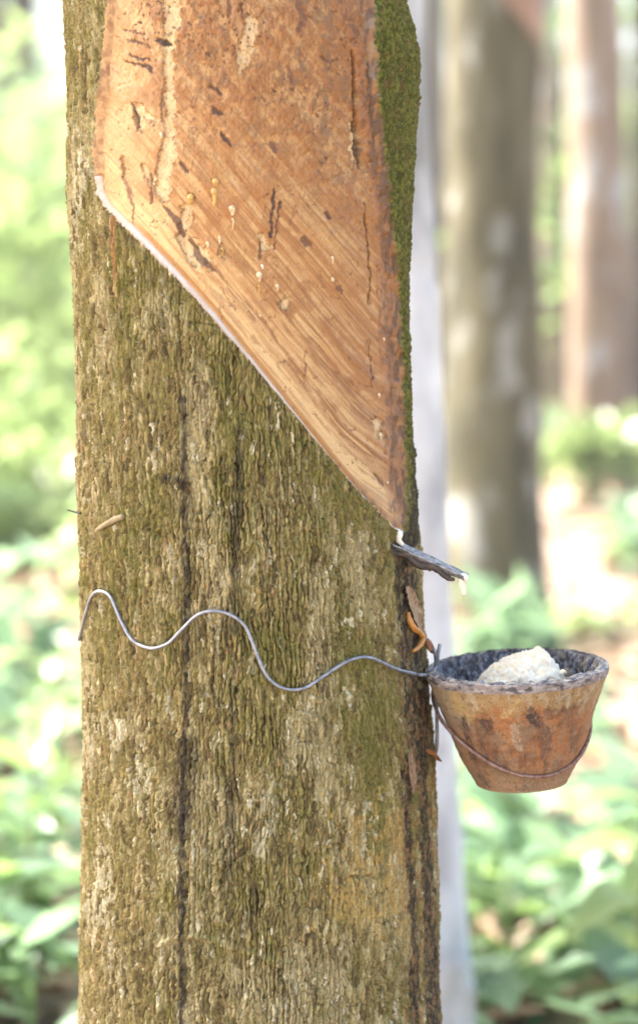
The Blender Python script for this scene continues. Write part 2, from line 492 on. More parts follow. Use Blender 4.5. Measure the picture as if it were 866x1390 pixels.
def build_trunk():
    half = R(100)
    th = np.concatenate([np.linspace(-half, half, 800), np.linspace(half, 2 * np.pi - half, 72)[1:-1]])
    zs = np.concatenate([np.linspace(-0.06, 0.40, 40)[:-1], np.arange(0.40, 1.12, 0.00066), np.linspace(1.12, 1.30, 70)[1:], np.linspace(1.30, 3.0, 90)[1:]])
    TH, Z = np.meshgrid(th, zs)
    shape = TH.shape
    cx, r = trunk_axis(zs)
    CXg, RR = cx[:, None] + 0 * TH, r[:, None] + 0 * TH
    nx, ny = np.sin(TH), -np.cos(TH)
    X = CXg + RR * nx; Y = Y0 + RR * ny
    Ug, Vg = project(X, Y, Z)
    viewg = (nx * (0 - X) + ny * (0 - Y)) > 0                        # faces the camera side
    Sg = np.where(TH > np.pi, TH - 2 * np.pi, TH) * 115.0            # mm round the trunk
    ZMg = Z * 1000.0
    back = sstep(165, 150, np.abs(Sg) / 115 * 57.3)                  # relief fades at the seam behind

    # where the panel is
    ju = (fbm(Sg / 7, ZMg / 9, 101, 3) - 0.5); jv = (fbm(Sg / 5 + 30, ZMg / 5, 102, 3) - 0.5)
    rightish = sstep(480, 505, Ug)
    Ue = Ug + ju * (1.5 + 3 * rightish); Ve = Vg + jv * 0.6
    k = viewg & (Ug > 110) & (Ug < 565) & (Vg < 740) & (Vg > -260)
    sdg = np.full(shape, 50.0)
    sdg[k], _ = poly_dist(Ue[k], Ve[k], PANEL, True)
    insg = sdg < 0

    # ---------------------------------------------------------------- bark
    def bark(S, ZM, U, V, view):
        # upright columns of small cork plates parted by wavering fissures
        wj = (fbm(S / 2.2, ZM / 3.2, 7, 2) - 0.5)
        ws = (fbm(S / 9, ZM / 20, 1, 2) - 0.5); wz = (fbm(S / 8 + 40, ZM / 16, 2, 2) - 0.5)
        fine = fbm(S / 1.1, ZM / 1.8, 31, 2)

        wk = (vnoise(S / 1.5, ZM / 2.4, 9) - 0.5)
        def columns(w, h, seed, wav, jag):
            c = S / w + 1.6 * (vnoise(S / 13, ZM / 90, seed + 5) - 0.5) + wav * (fbm(S / 10, ZM / 24, seed, 2) - 0.5) * 2 + jag * wj + 0.30 * wk + 0.75 * (vnoise(S / 3.4, ZM / 9.0, seed + 1) - 0.5)
            ci = np.floor(c); fc = c - ci
            dc = np.minimum(fc, 1 - fc)
            zc = ZM / h * (0.65 + 0.7 * hash2(ci, ci * 0, seed + 2)) + hash2(ci, ci * 0, seed + 3) * 50 + 0.9 * wz + 0.5 * wj + 1.3 * (fc - 0.5) * (vnoise(S / 6, ZM / 14, seed + 4) - 0.5) * 2
            zc = zc + 0.40 * np.sin(zc * 2.1 + ci * 5) + 0.25 * np.sin(zc * 4.7 + ci * 3)
            zi = np.floor(zc); zz = zc - zi
            return ci, fc, dc, zi, zz, np.minimum(zz, 1 - zz)
        ci, fc, dc, zi, zz, dz = columns(3.5, 11.0, 410, 0.55, 0.50)
        cj, fd, dd, zj, zw, de = columns(2.2, 6.0, 430, 0.6, 0.60)
        # flaky, less ordered bark mixes in to the right and lower down
        f1, f2, wid, dx, dy = worley((S + ws * 5 + wj * 2.0) / 3.4, (ZM + wz * 12 + wj * 3.5) / 10.5, 11)
        wcr = 1 - sstep(0.0, 0.20, f2 - f1)
        mixf = sstep(0.42, 0.60, fbm(S / 16, ZM / 30, 37, 3) + 0.16 * sstep(300, 520, U) + 0.08 * sstep(900, 1200, V) - 0.06)
        cid = hash2(ci, zi, 11); gid = hash2(cj, zj, 13)
        rv = np.where(mixf > 0.5, hash2(np.floor(wid * 99999), wid * 0, 5), hash2(ci, zi, 17)); rv2 = hash2(cj, zj, 19)
        openn = 0.5 + 0.5 * sstep(0.30, 0.62, fbm(S / 5, ZM / 18, 33, 2) )
        wdt = 0.08 + 0.10 * fbm(S / 3, ZM / 5, 34, 2)
        fis = 1 - sstep(0.25, 1.0, dc / (wdt * 1.25)); fis2 = 1 - sstep(0.2, 1.0, dd / (wdt * 1.3))
        cut1 = 1 - sstep(0.0, 0.07, dz); cut2 = 1 - sstep(0.0, 0.10, de)
        crack = 1 - np.maximum(fis, cut1 * 0.7); long1 = 1 - fis
        ridge = vnoise(S / 5.5, ZM / 34, 41)
        flat = sstep(430, 500, U + wj * 90 + ws * 130) * sstep(1060, 1150, V + wj * 120 + wz * 160) * sstep(1330, 1200, V + wz * 80) * sstep(580, 545, U)
        amp = 1.22 - 0.4 * flat
        hcol = -3.5 * fis * openn - 1.2 * cut1 * openn + 0.5 * np.sqrt(np.clip(dc * 2, 0, 1)) - 0.4 + 1.1 * (cid - 0.5) + 1.2 * (fc - 0.5) * (rv - 0.4) * 2 + 1.2 * (zz - 0.5) * rv2
        hfl = -2.2 * wcr * openn - 0.3 + 1.2 * (wid - 0.5) + 1.2 * dx * (rv - 0.4) * 2 + 0.8 * dy
        hb = amp * (lerp(hcol, hfl, mixf * 0.75) - 1.5 * fis2 * openn - 0.8 * cut2 + 1.0 * (gid - 0.5) * (1 - fis2) + 1.0 * (ridge - 0.5) + 1.0 * (fine - 0.5))
        hb += 3.0 * (fbm(S / 45, ZM / 140, 51, 3) - 0.5)
        # moss felt on the upper right
        moss_r = sstep(498, 512, U + (fbm(S / 6, ZM / 9, 77, 3) - 0.5) * 8) * sstep(780, 640, V + (fbm(S / 8, ZM / 12, 78, 2) - 0.5) * 140)
        grain = fbm(S / 1.5, ZM / 1.9, 61, 3, 0.65)
        hm = -1.3 * (1 - crack) - 0.5 * (1 - long1) + 3.6 * (grain - 0.5) + 3.6 * (fbm(S / 7, ZM / 12, 63, 3) - 0.5) + 0.8 * (cid - 0.5)
        hb = lerp(hb, hm, moss_r)

        # colours: each plate its own tone
        sc = 0.55 * rv + 0.45 * rv2
        C = np.broadcast_to(np.array((0.300, 0.240, 0.105)), U.shape + (3,)).copy()
        C = mixc(C, (0.58, 0.49, 0.30), sstep(0.54, 0.84, sc) * 0.9)
        C = mixc(C, (0.44, 0.28, 0.145), sstep(0.84, 0.96, hash2(ci, zj, 21)) * 0.6)
        C = mixc(C, (0.135, 0.10, 0.046), sstep(0.42, 0.14, sc) * 0.85)
        mossn = 0.5 + 0.62 * (fbm(S / 20, ZM / 45, 71, 4) - 0.5) + 0.55 * (fbm(S / 2.4, ZM / 7, 72, 3) - 0.5) + 0.22 * (rv - 0.5) + 0.18 * (rv2 - 0.5)
        zone = np.interp(V, [-100, 250, 380, 640, 760, 900, 1000, 1300, 1400], [0.11, 0.10, 0.12, 0.08, 0.07, 0.03, 0.03, 0.02, 0.01]) \
            + 0.06 * sstep(400, 470, U) * sstep(820, 880, V) * sstep(1130, 1060, V) + 0.03 * sstep(250, 330, U)
        mm = mossn + zone
        C = mixc(C, (0.235, 0.205, 0.062), sstep(0.42, 0.74, mm) * 0.7)
        C = mixc(C, (0.165, 0.158, 0.040), sstep(0.64, 0.90, mm) * 0.65)
        pale = 0.5 + 0.8 * (fbm(S / 26 + 7, ZM / 52, 81, 3) - 0.5) + 0.20 * (rv2 - 0.5) + 0.12 * (rv - 0.5)
        left_p = sstep(280, 100, U) * 0.05
        C = mixc(C, (0.50, 0.42, 0.255), sstep(0.50, 0.72, pale + left_p) * 0.6)
        lich = sstep(0.955, 0.985, rv2 + 0.10 * (pale - 0.5)) * sstep(0.40, 0.55, fine)
        C = mixc(C, (0.62, 0.57, 0.43), lich * 0.8)
        for (u, v, ru, rv_, a) in [(184, 458, 5, 20, .9), (205, 590, 4, 14, .9), (150, 985, 24, 18, .5), (160, 1000, 10, 22, .7), (478, 845, 12, 6, .8),
                                   (190, 1060, 18, 44, .5), (130, 1235, 24, 40, .5), (280, 1150, 8, 20, .5), (500, 1125, 12, 44, .6),
                                   (110, 235, 12, 50, .5), (104, 300, 10, 50, .5), (370, 1100, 16, 34, .4), (215, 605, 4, 15, .6), (120, 1010, 12, 40, .4),
                                   (228, 745, 6, 20, .5), (345, 900, 8, 22, .4), (355, 1140, 10, 30, .5), (140, 1180, 14, 50, .5)]:
            kk = (np.abs(U - u) < 2 * ru) & (np.abs(V - v) < 2 * rv_) & view
            if not kk.any(): continue
            d = np.hypot((U[kk] - u) / ru, (V[kk] - v) / rv_) + (fbm(S[kk] / 3, ZM[kk] / 6, 83, 3) - 0.5) * 1.6
            C[kk] = mixc(C[kk], (0.66, 0.61, 0.46), sstep(1.0, 0.7, d) * a * (rv2[kk] > 0.4))
        och = sstep(0.30, 0.62, flat * (0.55 + 0.9 * fbm(S / 6, ZM / 12, 85, 3)))
        C = mixc(C, (0.48, 0.335, 0.12), och * 0.70 * (0.10 + 0.90 * sstep(0.35, 0.6, fbm(S / 2.0, ZM / 5, 86, 3))))
        gm = fbm(S / 1.6, ZM / 2.2, 88, 3, 0.6)
        mc = mixc(np.broadcast_to(np.array((0.075, 0.088, 0.016)), C.shape), (0.20, 0.195, 0.045), sstep(0.35, 0.70, gm))
        mc = mixc(mc, (0.17, 0.105, 0.05), sstep(0.60, 0.75, fbm(S / 4, ZM / 9, 89, 3)) * 0.7)
        C = C + (mc - C) * (moss_r * 0.92)[..., None]
        wet = np.zeros_like(U)
        # dried runs of latex with a shape of their own
        jit = (fbm(S / 3, ZM / 7, 91, 3) - 0.5) * 9
        ragged = sstep(0.25, 0.50, fbm(S / 2.0, ZM / 6, 95, 3) + 0.12 * (rv2 - 0.5))
        runs = [([(249, 540, 3), (250, 600, 3.5), (250, 700, 4), (252, 800, 4), (252, 900, 3.5), (251, 1000, 4), (248, 1100, 4), (247, 1200, 4.5), (246, 1400, 4)], .85, .4),
                ([(326, 560, 2), (324, 640, 7), (320, 720, 7), (319, 800, 5), (318, 860, 3)], .6, .2),
                ([(318, 900, 2), (315, 1000, 5), (312, 1140, 6), (310, 1250, 4)], .45, .1),
                ([(230, 650, 8), (250, 660, 6)], .7, .2), ([(360, 690, 10), (362, 730, 6)], .35, .1),
                ([(255, 1010, 14), (252, 1050, 18), (246, 1130, 12)], .5, .1), ([(345, 1210, 10), (342, 1260, 6)], .5, .1), ([(118, 560, 3), (117, 600, 3)], .6, .1),
                ([(548, 735, 14), (552, 790, 15), (556, 850, 14), (560, 900, 16), (566, 960, 18), (570, 1010, 14), (574, 1050, 6)], .92, .8),
                ([(554, 1030, 5), (553, 1100, 5), (557, 1180, 6), (562, 1250, 6), (564, 1400, 6)], .9, .6),
                ([(574, 1040, 4), (578, 1120, 6), (580, 1200, 7), (586, 1300, 9), (588, 1400, 8)], .88, .7),
                ([(560, 600, 3), (562, 680, 5), (562, 735, 8)], .8, .5)]
        for pts, a, w in runs:
            m = stroke(U + jit, V, pts, 3.0) * view
            C = mixc(C, (0.048, 0.034, 0.026), m * a * (0.45 + 0.55 * ragged))
            wet = np.maximum(wet, m * w)
            hb = hb + 0.3 * m
        C = mixc(C, (0.36, 0.21, 0.10), sstep(0.57, 0.65, fbm(S / 2.0, ZM / 9, 97, 3)) * sstep(535, 548, U) * sstep(735, 760, V) * 0.55 * view)
        hb += 1.5 * stroke(U + jit * 0.25, V, [(249, 545, 2), (250, 700, 2), (252, 880, 2), (250, 1000, 2), (247, 1150, 2.4), (246, 1400, 2.4)], 1.6) * view
        for pts, hgt in [([(215, 1284, 3), (240, 1272, 4), (262, 1270, 4), (290, 1278, 4), (330, 1292, 4), (380, 1310, 4)], 2.2), ([(228, 655, 4), (252, 652, 3)], 1.0)]:
            hb += hgt * stroke(U, V + jit * 0.4, pts, 2) * view
        for pts in [[(464, 1197, 1), (480, 1191, 1.6), (505, 1189, 1.6), (514, 1194, 1)], [(445, 1158, 1), (462, 1146, 1.2), (470, 1142, 1)],
                    [(255, 437, .8), (290, 441, 1)], [(180, 632, 1), (183, 700, 1)], [(200, 980, .8), (225, 984, .8)], [(400, 1010, .8), (425, 1006, 1)]]:
            hb -= 2.6 * stroke(U, V + jit * 0.5, pts, 1.0) * view
        C = mixc(C, (0.45, 0.24, 0.11), stroke(U + jit * .3, V, [(152, 295, 3), (154, 330, 3), (155, 400, 1.5)], 2) * 0.8 * view)
        C = np.clip(C, 0, 1) ** 1.10 * np.array((1.09, 1.075, 0.95))
        return hb, C, wet

    H = np.zeros(shape); COLR = np.zeros(shape + (3,)); WET = np.zeros(shape)
    k = sdg > -6
    H[k], COLR[k], WET[k] = bark(Sg[k], ZMg[k], Ug[k], Vg[k], viewg[k])
    # lip of bark round the panel's right side
    H += 1.6 * np.exp(-(np.clip(sdg, 0, 99) / 8.0) ** 2) * (~insg) * sstep(460, 500, Ug) * viewg

    # ---------------------------------------------------------------- tapped panel
    S, ZM, U, V, sd, ju, hbk = Sg[insg], ZMg[insg], Ug[insg], Vg[insg], sdg[insg], ju[insg], H[insg]
    dcut, cpos = poly_dist(U, V, CUT)
    dcut_e, _ = poly_dist(Ue[insg], Ve[insg], CUT)
    near_cut = -sd > dcut_e - 2.0
    ew = np.interp(V, [245, 275, 305, 420, 560, 720], [2.5, 4.5, 6.5, 6.0, 4.5, 3.6])
    ramp_w = np.where(near_cut, ew, np.where(U > 470, 6.0, 5.0))
    taper = sstep(735, 640, V) * 0.75 + 0.25
    depth = 5.6 * taper * np.clip(-sd / ramp_w, 0, 1)
    ta = (U + 1.12 * V) / 1.5; na = (-1.12 * U + V) / 1.5          # along / across the knife strokes; na grows towards the cut
    bend = (fbm(U / 70, V / 70, 111, 2) - 0.5) * 8
    na2 = na + bend * 0.5 + 16 * sstep(470, 550, U) * sstep(380, 700, V)   # strokes turn down along the channel
    stre = fbm(na2 / 4.5, ta / 130, 121, 4, 0.65)
    stre2 = fbm(na2 / 14.0, ta / 190, 123, 3)
    stref = fbm(na2 / 1.6, ta / 45, 124, 3, 0.65)
    mott = fbm(U / 26, V / 26, 125, 5, 0.6)
    scale = fbm(U / 7, V / 11, 127, 4, 0.6)
    speck = fbm(U / 2.6, V / 3.2, 128, 3, 0.6)
    old = sstep(330, 60, V + (U - 300) * -0.55 + (mott - 0.5) * 140)   # older wood near the top right
    hp = 0.8 * (stre - 0.5) + 0.9 * (stre2 - 0.5) + 0.6 * (stref - 0.5) + old * 2.4 * (scale - 0.5) + 1.5 * (mott - 0.5) + (0.5 + 0.7 * old) * (speck - 0.5)
    P = np.broadcast_to(np.array((0.60, 0.325, 0.125)), U.shape + (3,)).copy()
    P = mixc(P, (0.72, 0.49, 0.22), sstep(0.42, 0.66, stre2) * 0.75)
    P = mixc(P, (0.42, 0.19, 0.058), sstep(0.52, 0.68, stre) * 0.75)
    P = mixc(P, (0.82, 0.60, 0.32), sstep(0.48, 0.30, stre) * 0.6)
    P = mixc(P, (0.34, 0.145, 0.045), sstep(0.54, 0.70, stref) * 0.6)
    P = mixc(P, (0.76, 0.55, 0.29), sstep(0.43, 0.28, stref) * 0.45)
    P = mixc(P, (0.42, 0.185, 0.058), sstep(0.46, 0.64, mott) * 0.65)
    P = mixc(P, (0.36, 0.165, 0.052), old * (0.30 + 0.55 * sstep(0.42, 0.62, scale)))
    P = mixc(P, (0.66, 0.42, 0.19), old * sstep(0.44, 0.28, scale) * 0.5)
    P = mixc(P, (0.30, 0.155, 0.065), old * sstep(0.55, 0.72, speck) * 0.6)
    P = mixc(P, (0.23, 0.15, 0.085), sstep(0.58, 0.74, fbm(U / 16, V / 22, 131, 4, 0.62) + 0.2 * (speck - .5)) * old * 0.6)
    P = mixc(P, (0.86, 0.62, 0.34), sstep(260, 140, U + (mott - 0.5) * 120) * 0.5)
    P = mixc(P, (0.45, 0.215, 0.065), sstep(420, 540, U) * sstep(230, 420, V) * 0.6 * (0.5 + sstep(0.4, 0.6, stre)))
    fresh = sstep(85, 25, dcut) * sstep(250, 300, V)
    P = mixc(P, (0.88, 0.66, 0.36), fresh * 0.85 * (0.4 + 0.6 * sstep(0.62, 0.40, stre)))
    P = mixc(P, (0.50, 0.22, 0.055), sstep(5, 1.5, np.abs(dcut - ew - 4 + 4 * (stre2 - 0.5))) * sstep(290, 320, V) * 0.75)
    cutn = np.interp(V, [p[1] for p in CUT[2:]], [(-1.12 * p[0] + p[1]) / 1.5 for p in CUT[2:]])
    for (n0, w, a) in [(-52, 9, .8), (-88, 14, .75), (-34, 4, .5), (-122, 9, .6), (-160, 7, .5)]:
        m = sstep(w, w * 0.3, np.abs(na2 - 8 - cutn - n0 + (mott - 0.5) * 20)) * sstep(260, 380, V)
        P = mixc(P, (0.32, 0.145, 0.05), m * a * sstep(0.35, 0.6, fbm(na2 / 2.4, ta / 34, 141, 3)))
    # pale flaked strips and patches
    jf = (fbm(U / 6, V / 8, 151, 3) - 0.5) * 14; jg = (fbm(U / 6 + 9, V / 8, 152, 3) - 0.5) * 14
    js = (fbm(U / 2.2, V / 2.6, 153, 2) - 0.5) * 5
    cream = np.zeros_like(U)
    for pts in [[(226, -60, 13), (228, 0, 12), (227, 30, 11), (224, 55, 7), (222, 75, 5), (223, 110, 6), (225, 150, 6), (224, 185, 8), (222, 205, 11), (216, 235, 9), (216, 262, 9)],
                [(342, 28, 9), (337, 55, 11), (330, 80, 8), (328, 98, 3)], [(250, 285, 8), (248, 300, 9), (244, 312, 5)], [(243, 325, 7), (262, 350, 9)],
                [(180, 145, 4), (182, 172, 6)], [(190, 155, 3), (203, 162, 3)], [(188, 228, 4), (198, 245, 5)], [(160, 215, 3), (162, 235, 3)],
                [(487, 170, 4), (489, 200, 5), (486, 225, 2)], [(356, 318, 4), (364, 334, 5)], [(522, 572, 5), (524, 590, 6)], [(388, 415, 6), (396, 408, 4)],
                [(268, 335, 4), (280, 352, 4)], [(298, 335, 3), (303, 345, 3)]]:
        cream = np.maximum(cream, stroke(U + jf * 0.8 + js, V + jg + js, [(x_, y_, 1.05 * w_ + 0.6) for x_, y_, w_ in pts], 1.6))
    crm = np.broadcast_to(np.array((0.86, 0.70, 0.44)), P.shape)
    crm = mixc(crm, (0.66, 0.45, 0.22), sstep(0.50, 0.64, scale) * 0.6)
    crm = mixc(crm, (0.20, 0.13, 0.07), sstep(0.68, 0.76, speck) * 0.6)
    P = P + (crm - P) * (cream * (0.80 + 0.18 * sstep(0.60, 0.42, stre)))[..., None]
    hp -= 2.2 * cream
    flake_shade = sstep(0.05, 0.4, cream) * sstep(0.95, 0.6, cream)
    P = mixc(P, (0.25, 0.11, 0.045), flake_shade * 0.75 * sstep(0.35, 0.55, scale))  # shadow along the flake edges painted in as dark brown
    # dark pits, slits and gum spots
    dark = np.zeros_like(U)
    for pts, a in [([(160, 40, .6), (175, 42, 1.4), (192, 47, .6)], .8), ([(163, 52, .6), (180, 56, 1.7), (197, 60, .6)], .8), ([(169, 74, 1), (182, 78, 2.4), (195, 80, 1.6)], .9),
                   ([(160, 83, 1), (178, 86, 1.6), (196, 90, 3.4), (200, 98, 1)], .9), ([(207, 54, 2.4), (216, 56, 4.4), (223, 59, 2.4)], .95), ([(282, 115, 2), (292, 120, 2.4), (299, 127, 1.5)], .85),
                   ([(287, 143, 1.6), (291, 150, 3.4), (298, 154, 2.4)], .9), ([(300, 178, 1.6), (304, 187, 3.4), (314, 197, 1)], .9), ([(240, 220, 2.4), (250, 232, 2.4)], .8),
                   ([(375, 256, 2), (374, 280, 2.6), (372, 300, 1.6), (370, 320, 2.4)], .95), ([(384, 275, 2.4), (380, 300, 1), (375, 338, .8)], .85), ([(357, 328, .8), (355, 352, 2)], .75),
                   ([(451, 290, 3.4), (453, 296, 2.4)], .85), ([(418, 325, 4.4), (425, 332, 3.4)], .6), ([(468, 390, 5), (470, 394, 4)], .5), ([(172, 140, 1.4), (177, 160, 1.6), (179, 178, 1)], .8),
                   ([(214, 120, 1), (213, 165, 1)], .75), ([(160, 240, 2.4), (168, 262, 3.4), (173, 285, 1.6), (174, 305, .8)], .5), ([(195, 235, 1.4), (200, 265, 1.6), (199, 275, 2.4)], .65),
                   ([(220, 282, 2.4), (236, 300, 4.4), (243, 320, 2.4)], .7), ([(255, 325, 2.4), (268, 350, 5.4), (290, 368, 1.6)], .65), ([(260, 268, 3.4), (254, 262, 1.6)], .5),
                   ([(298, 390, .8), (320, 420, 1)], .35), ([(510, 470, .8), (514, 500, 1.5), (515, 525, .8)], .85), ([(518, 645, 1.6), (530, 662, 1.6)], .6), ([(420, 478, .8), (420, 512, .8)], .6),
                   ([(372, 195, 4.4), (378, 203, 3.4)], .6), ([(405, 280, .8), (398, 305, .8)], .4), ([(440, 75, .7), (452, 83, 1), (464, 80, .7)], .8), ([(455, 84, .7), (453, 98, .7)], .7),
                   ([(330, 20, 1), (328, 5, 2), (336, -5, 1)], .7), ([(318, 60, 1.5), (316, 72, 2)], .6), ([(410, 40, 4), (418, 20, 5), (408, 0, 3)], .5), ([(395, 90, 3), (400, 110, 4)], .4), ([(310, 20, 3), (312, 0, 3)], .5)]:
        dark = np.maximum(dark, stroke(U + jf * 0.4 + js * 0.9, V + jg * 0.4 + js * 0.9, pts, 1.0) * a)
    halo = np.zeros_like(U)
    spots = worley(U / 8.5 + mott * 3, V / 8.5 + mott * 3, 161)
    clus = sstep(0.46, 0.62, fbm(U / 40, V / 40, 163, 3))
    sp = sstep(0.30 * spots[2], 0.10 * spots[2], spots[0] + js * 0.03) * (spots[2] > 0.55) * old * clus
    sp2 = worley(U / 23 + mott * 4, V / 15 + stre2 * 3, 165)
    sp = np.maximum(sp, sstep(0.13, 0.04, sp2[0] + js * 0.015) * (sp2[2] > 0.62) * sp2[2] * 0.7)
    dark = np.maximum(dark, sp * 0.8)
    P = mixc(P, (0.35, 0.13, 0.045), sstep(0.02, 0.25, dark) * 0.5)
    P = mixc(P, (0.060, 0.045, 0.042), dark * 0.9)
    hp -= 1.2 * dark
    # callus roll and crack along the right edge
    d, pos = poly_dist(U + jf * 0.35, V, [(470, 5), (486, 40), (495, 70), (500, 120), (501, 160), (507, 195), (514, 225), (520, 260), (527, 330), (531, 400), (534, 480), (538, 560), (541, 640), (541, 690)])
    rollh = np.interp(pos, [0, 2, 5, 7, 10, 13], [0.8, 2.6, 2.8, 1.6, 1.0, 0.7])
    roll = np.sqrt(np.clip(1 - (d / 9.0) ** 2, 0, 1))
    hp += roll * rollh * (0.55 + 0.9 * fbm(V / 9, U / 14, 171, 3))
    P = mixc(P, (0.44, 0.20, 0.085), roll * 0.5)
    P = mixc(P, (0.19, 0.095, 0.045), roll * sstep(0.46, 0.62, fbm(U / 6, V / 14, 173, 4, 0.6)) * 0.85)
    cr = stroke(U + jf * 0.4 + js * .4, V, [(485, 68, 1), (488, 110, 2), (488, 150, 1.8), (492, 185, 1.6), (494, 205, 3), (496, 228, 1)], 1.0)
    cr = np.maximum(cr, stroke(U + jf * 0.4 + js * .4, V, [(503, 275, .6), (509, 330, 1.2), (512, 380, 1.5), (512, 412, 1.9)], 1.0))
    hp -= 3.0 * cr
    P = mixc(P, (0.05, 0.03, 0.02), cr * 0.7)
    rimR = sstep(-15, -2, sd + jf * 0.6) * sstep(475, 505, U)
    P = mixc(P, (0.36, 0.19, 0.085), rimR * 0.6)
    P = mixc(P, (0.13, 0.08, 0.05), rimR * sstep(0.40, 0.58, fbm(U / 3, V / 24, 175, 4, 0.6)) * 0.85)
    P = mixc(P, (0.40, 0.34, 0.27), rimR * sstep(0.58, 0.70, fbm(U / 3, V / 16, 176, 3, 0.6)) * 0.5 * sstep(300, 100, V))
    hp += rimR * 1.5 * (fbm(U / 4, V / 22, 177, 4, 0.6) - 0.5)
    lft = sstep(-14, -2, sd + jf * 0.8) * (U < 175) * (V < 275)
    P = mixc(P, (0.78, 0.54, 0.32), lft * 0.5)
    P = mixc(P, (0.30, 0.16, 0.08), lft * sstep(0.55, 0.68, fbm(U / 4, V / 14, 181, 3)) * sstep(160, 100, V) * 0.7)
    P = mixc(P, (0.36, 0.19, 0.09), lft * sstep(0.48, 0.62, fbm(U / 2.5, V / 8, 182, 3)) * 0.55)
    pw = 0.15 + 0.5 * sstep(0.5, 0.7, stre2) + 0.5 * dark + 0.35 * rimR
    # cut edge: thin pale inner bark whitened by latex
    edge = near_cut & (dcut < ew) & (V > 238)
    x = dcut / ew
    E = np.broadcast_to(np.array((0.78, 0.66, 0.56)), P.shape).copy()
    E = mixc(E, (0.74, 0.52, 0.39), sstep(0.34, 0.06, x + ju * 0.4) * 0.8)
    E = mixc(E, (0.84, 0.80, 0.75), sstep(0.36, 0.60, fbm(ta / 40, na / 6, 185, 3)) * sstep(0.22, 0.4, x) * sstep(0.88, 0.68, x) * 0.9)
    E = mixc(E, (0.62, 0.35, 0.14), sstep(0.72, 0.98, x + ju * 0.3) * 0.85)
    H[insg] = -depth + hp * np.clip(-sd / 4.0, 0.15, 1) * np.where(edge, 0.3, 1) + hbk * np.clip(1 + sd / 4.0, 0, 1) * 0.4
    P = P * np.array((0.78, 0.70, 0.555))
    COLR[insg] = np.where(edge[:, None], E * np.array((0.90, 0.86, 0.77)), P)
    WET[insg] = np.clip(pw, 0, 1)
    regg = np.zeros(shape, np.int8); regg[insg] = np.where(edge, 2, 1)

    RR = RR + H * 0.001 * back
    VV = np.stack([CXg + RR * nx, Y0 + RR * ny, Z], -1)
    Q = grid_quads(*shape, True)
    fr = np.max(regg.ravel()[Q], axis=1)
    flatV, flatC, flatW = VV.reshape(-1, 3), COLR.reshape(-1, 3), WET.ravel()
    for k, (nm, mat) in enumerate((('trunk', M_BARK), ('tapped_panel', M_WOOD), ('cut_edge', M_WOOD))):
        q = Q[fr == k]
        used = np.zeros(len(flatV), bool); used[q.ravel()] = True
        inv = np.cumsum(used) - 1
        o = mesh_obj(nm, flatV[used], inv[q], mat, tree, flatC[used], flatW[used])
        o['label'] = ('greenish brown bark in small upright plates with lichen and dark runs', 'bare orange wood with knife strokes, pits and gum', 'pale inner bark along the slanting cut, wet with latex')[k]
build_trunk()

# ------------------------------------------------------------------ trees: limbs and crown
def leaf_cloud(center, rad, n, size, rng, squash=0.7, droop=0.3):
    """many separate leaf quads (4-vertex folded blades) spread through clumps of a volume"""
    nclump = max(4, n // 60)
    cc = rng.normal(size=(nclump, 3)); cc /= np.linalg.norm(cc, axis=1)[:, None]
    cc *= (rng.random(nclump) ** 0.4)[:, None] * np.array(rad)
    idx = rng.integers(0, nclump, n)
    cr = 0.22 * np.mean(rad)
    p = cc[idx] + rng.normal(size=(n, 3)) * cr * np.array((1, 1, squash)) + np.array(center)
    d = rng.normal(size=(n, 3)); d[:, 2] = d[:, 2] * 0.6 - droop
    d /= np.linalg.norm(d, axis=1)[:, None]
    w = np.cross(d, rng.normal(size=(n, 3))); w /= np.linalg.norm(w, axis=1)[:, None]
    nrm = np.cross(d, w)
    L = size * (0.6 + 0.8 * rng.random(n))[:, None]
    W = L * 0.19
    a = p; b = p + d * L * 0.45 + w * W - nrm * L * 0.06; c = p + d * L - nrm * L * 0.12; e = p + d * L * 0.45 - w * W - nrm * L * 0.06
    V = np.stack([a, b, c, e], 1).reshape(-1, 3)
    k = np.arange(n)[:, None] * 4
    T = np.concatenate([k + np.array((0, 1, 2)), k + np.array((0, 2, 3))], 0)
    return V, T

def add_crown(root, base, top_r, seed, height, rad, nleaf, mat_bark, spread=1.0, leaf=0.2):
    """limbs from the trunk top at base, and a crown of leaves"""
    rng = np.random.default_rng(seed)
    J = Join()
    c = np.array(base) + np.array((0, 0, height * 0.55))
    for k in range(6):
        a = k * 2 * math.pi / 6 + rng.random() * 0.6
        e = np.array(base) + np.array((math.cos(a) * rad[0] * (0.55 + 0.3 * rng.random()), math.sin(a) * rad[1] * (0.55 + 0.3 * rng.random()), height * (0.55 + 0.4 * rng.random())))
        m = np.array(base) + (e - np.array(base)) * 0.45 + np.array((0, 0, 0.12 * height)) + rng.normal(size=3) * 0.06
        path = smooth_path([np.array(base) - np.array((0, 0, 0.12)), m, e], 5)
        J.add(*tube_geo(path, np.linspace(top_r * 0.75, 0.012, len(path)), 7))
        for q in range(2):
            s = path[4 + q * 3]; t = s + rng.normal(size=3) * 0.5 * rad[0] * np.array((0.6, 0.6, 0.3)) + np.array((0, 0, 0.3))
            J.add(*tube_geo(smooth_path([s, (s + t) / 2 + rng.normal(size=3) * 0.05, t], 4), np.linspace(top_r * 0.3, 0.008, 9), 6))
    J.build('limb', mat_bark, root)
    V, T = leaf_cloud(c, rad, nleaf, leaf, rng)
    mesh_obj('crown', V, None, M_CROWN, root, tris=T, smooth=False)

cxt, rt = trunk_axis(np.array([3.0]))
add_crown(tree, (float(cxt[0]), Y0, 2.98), float(rt[0]), 31, 3.2, (1.7, 1.7, 1.3), 2600, M_TR_OLIVE)

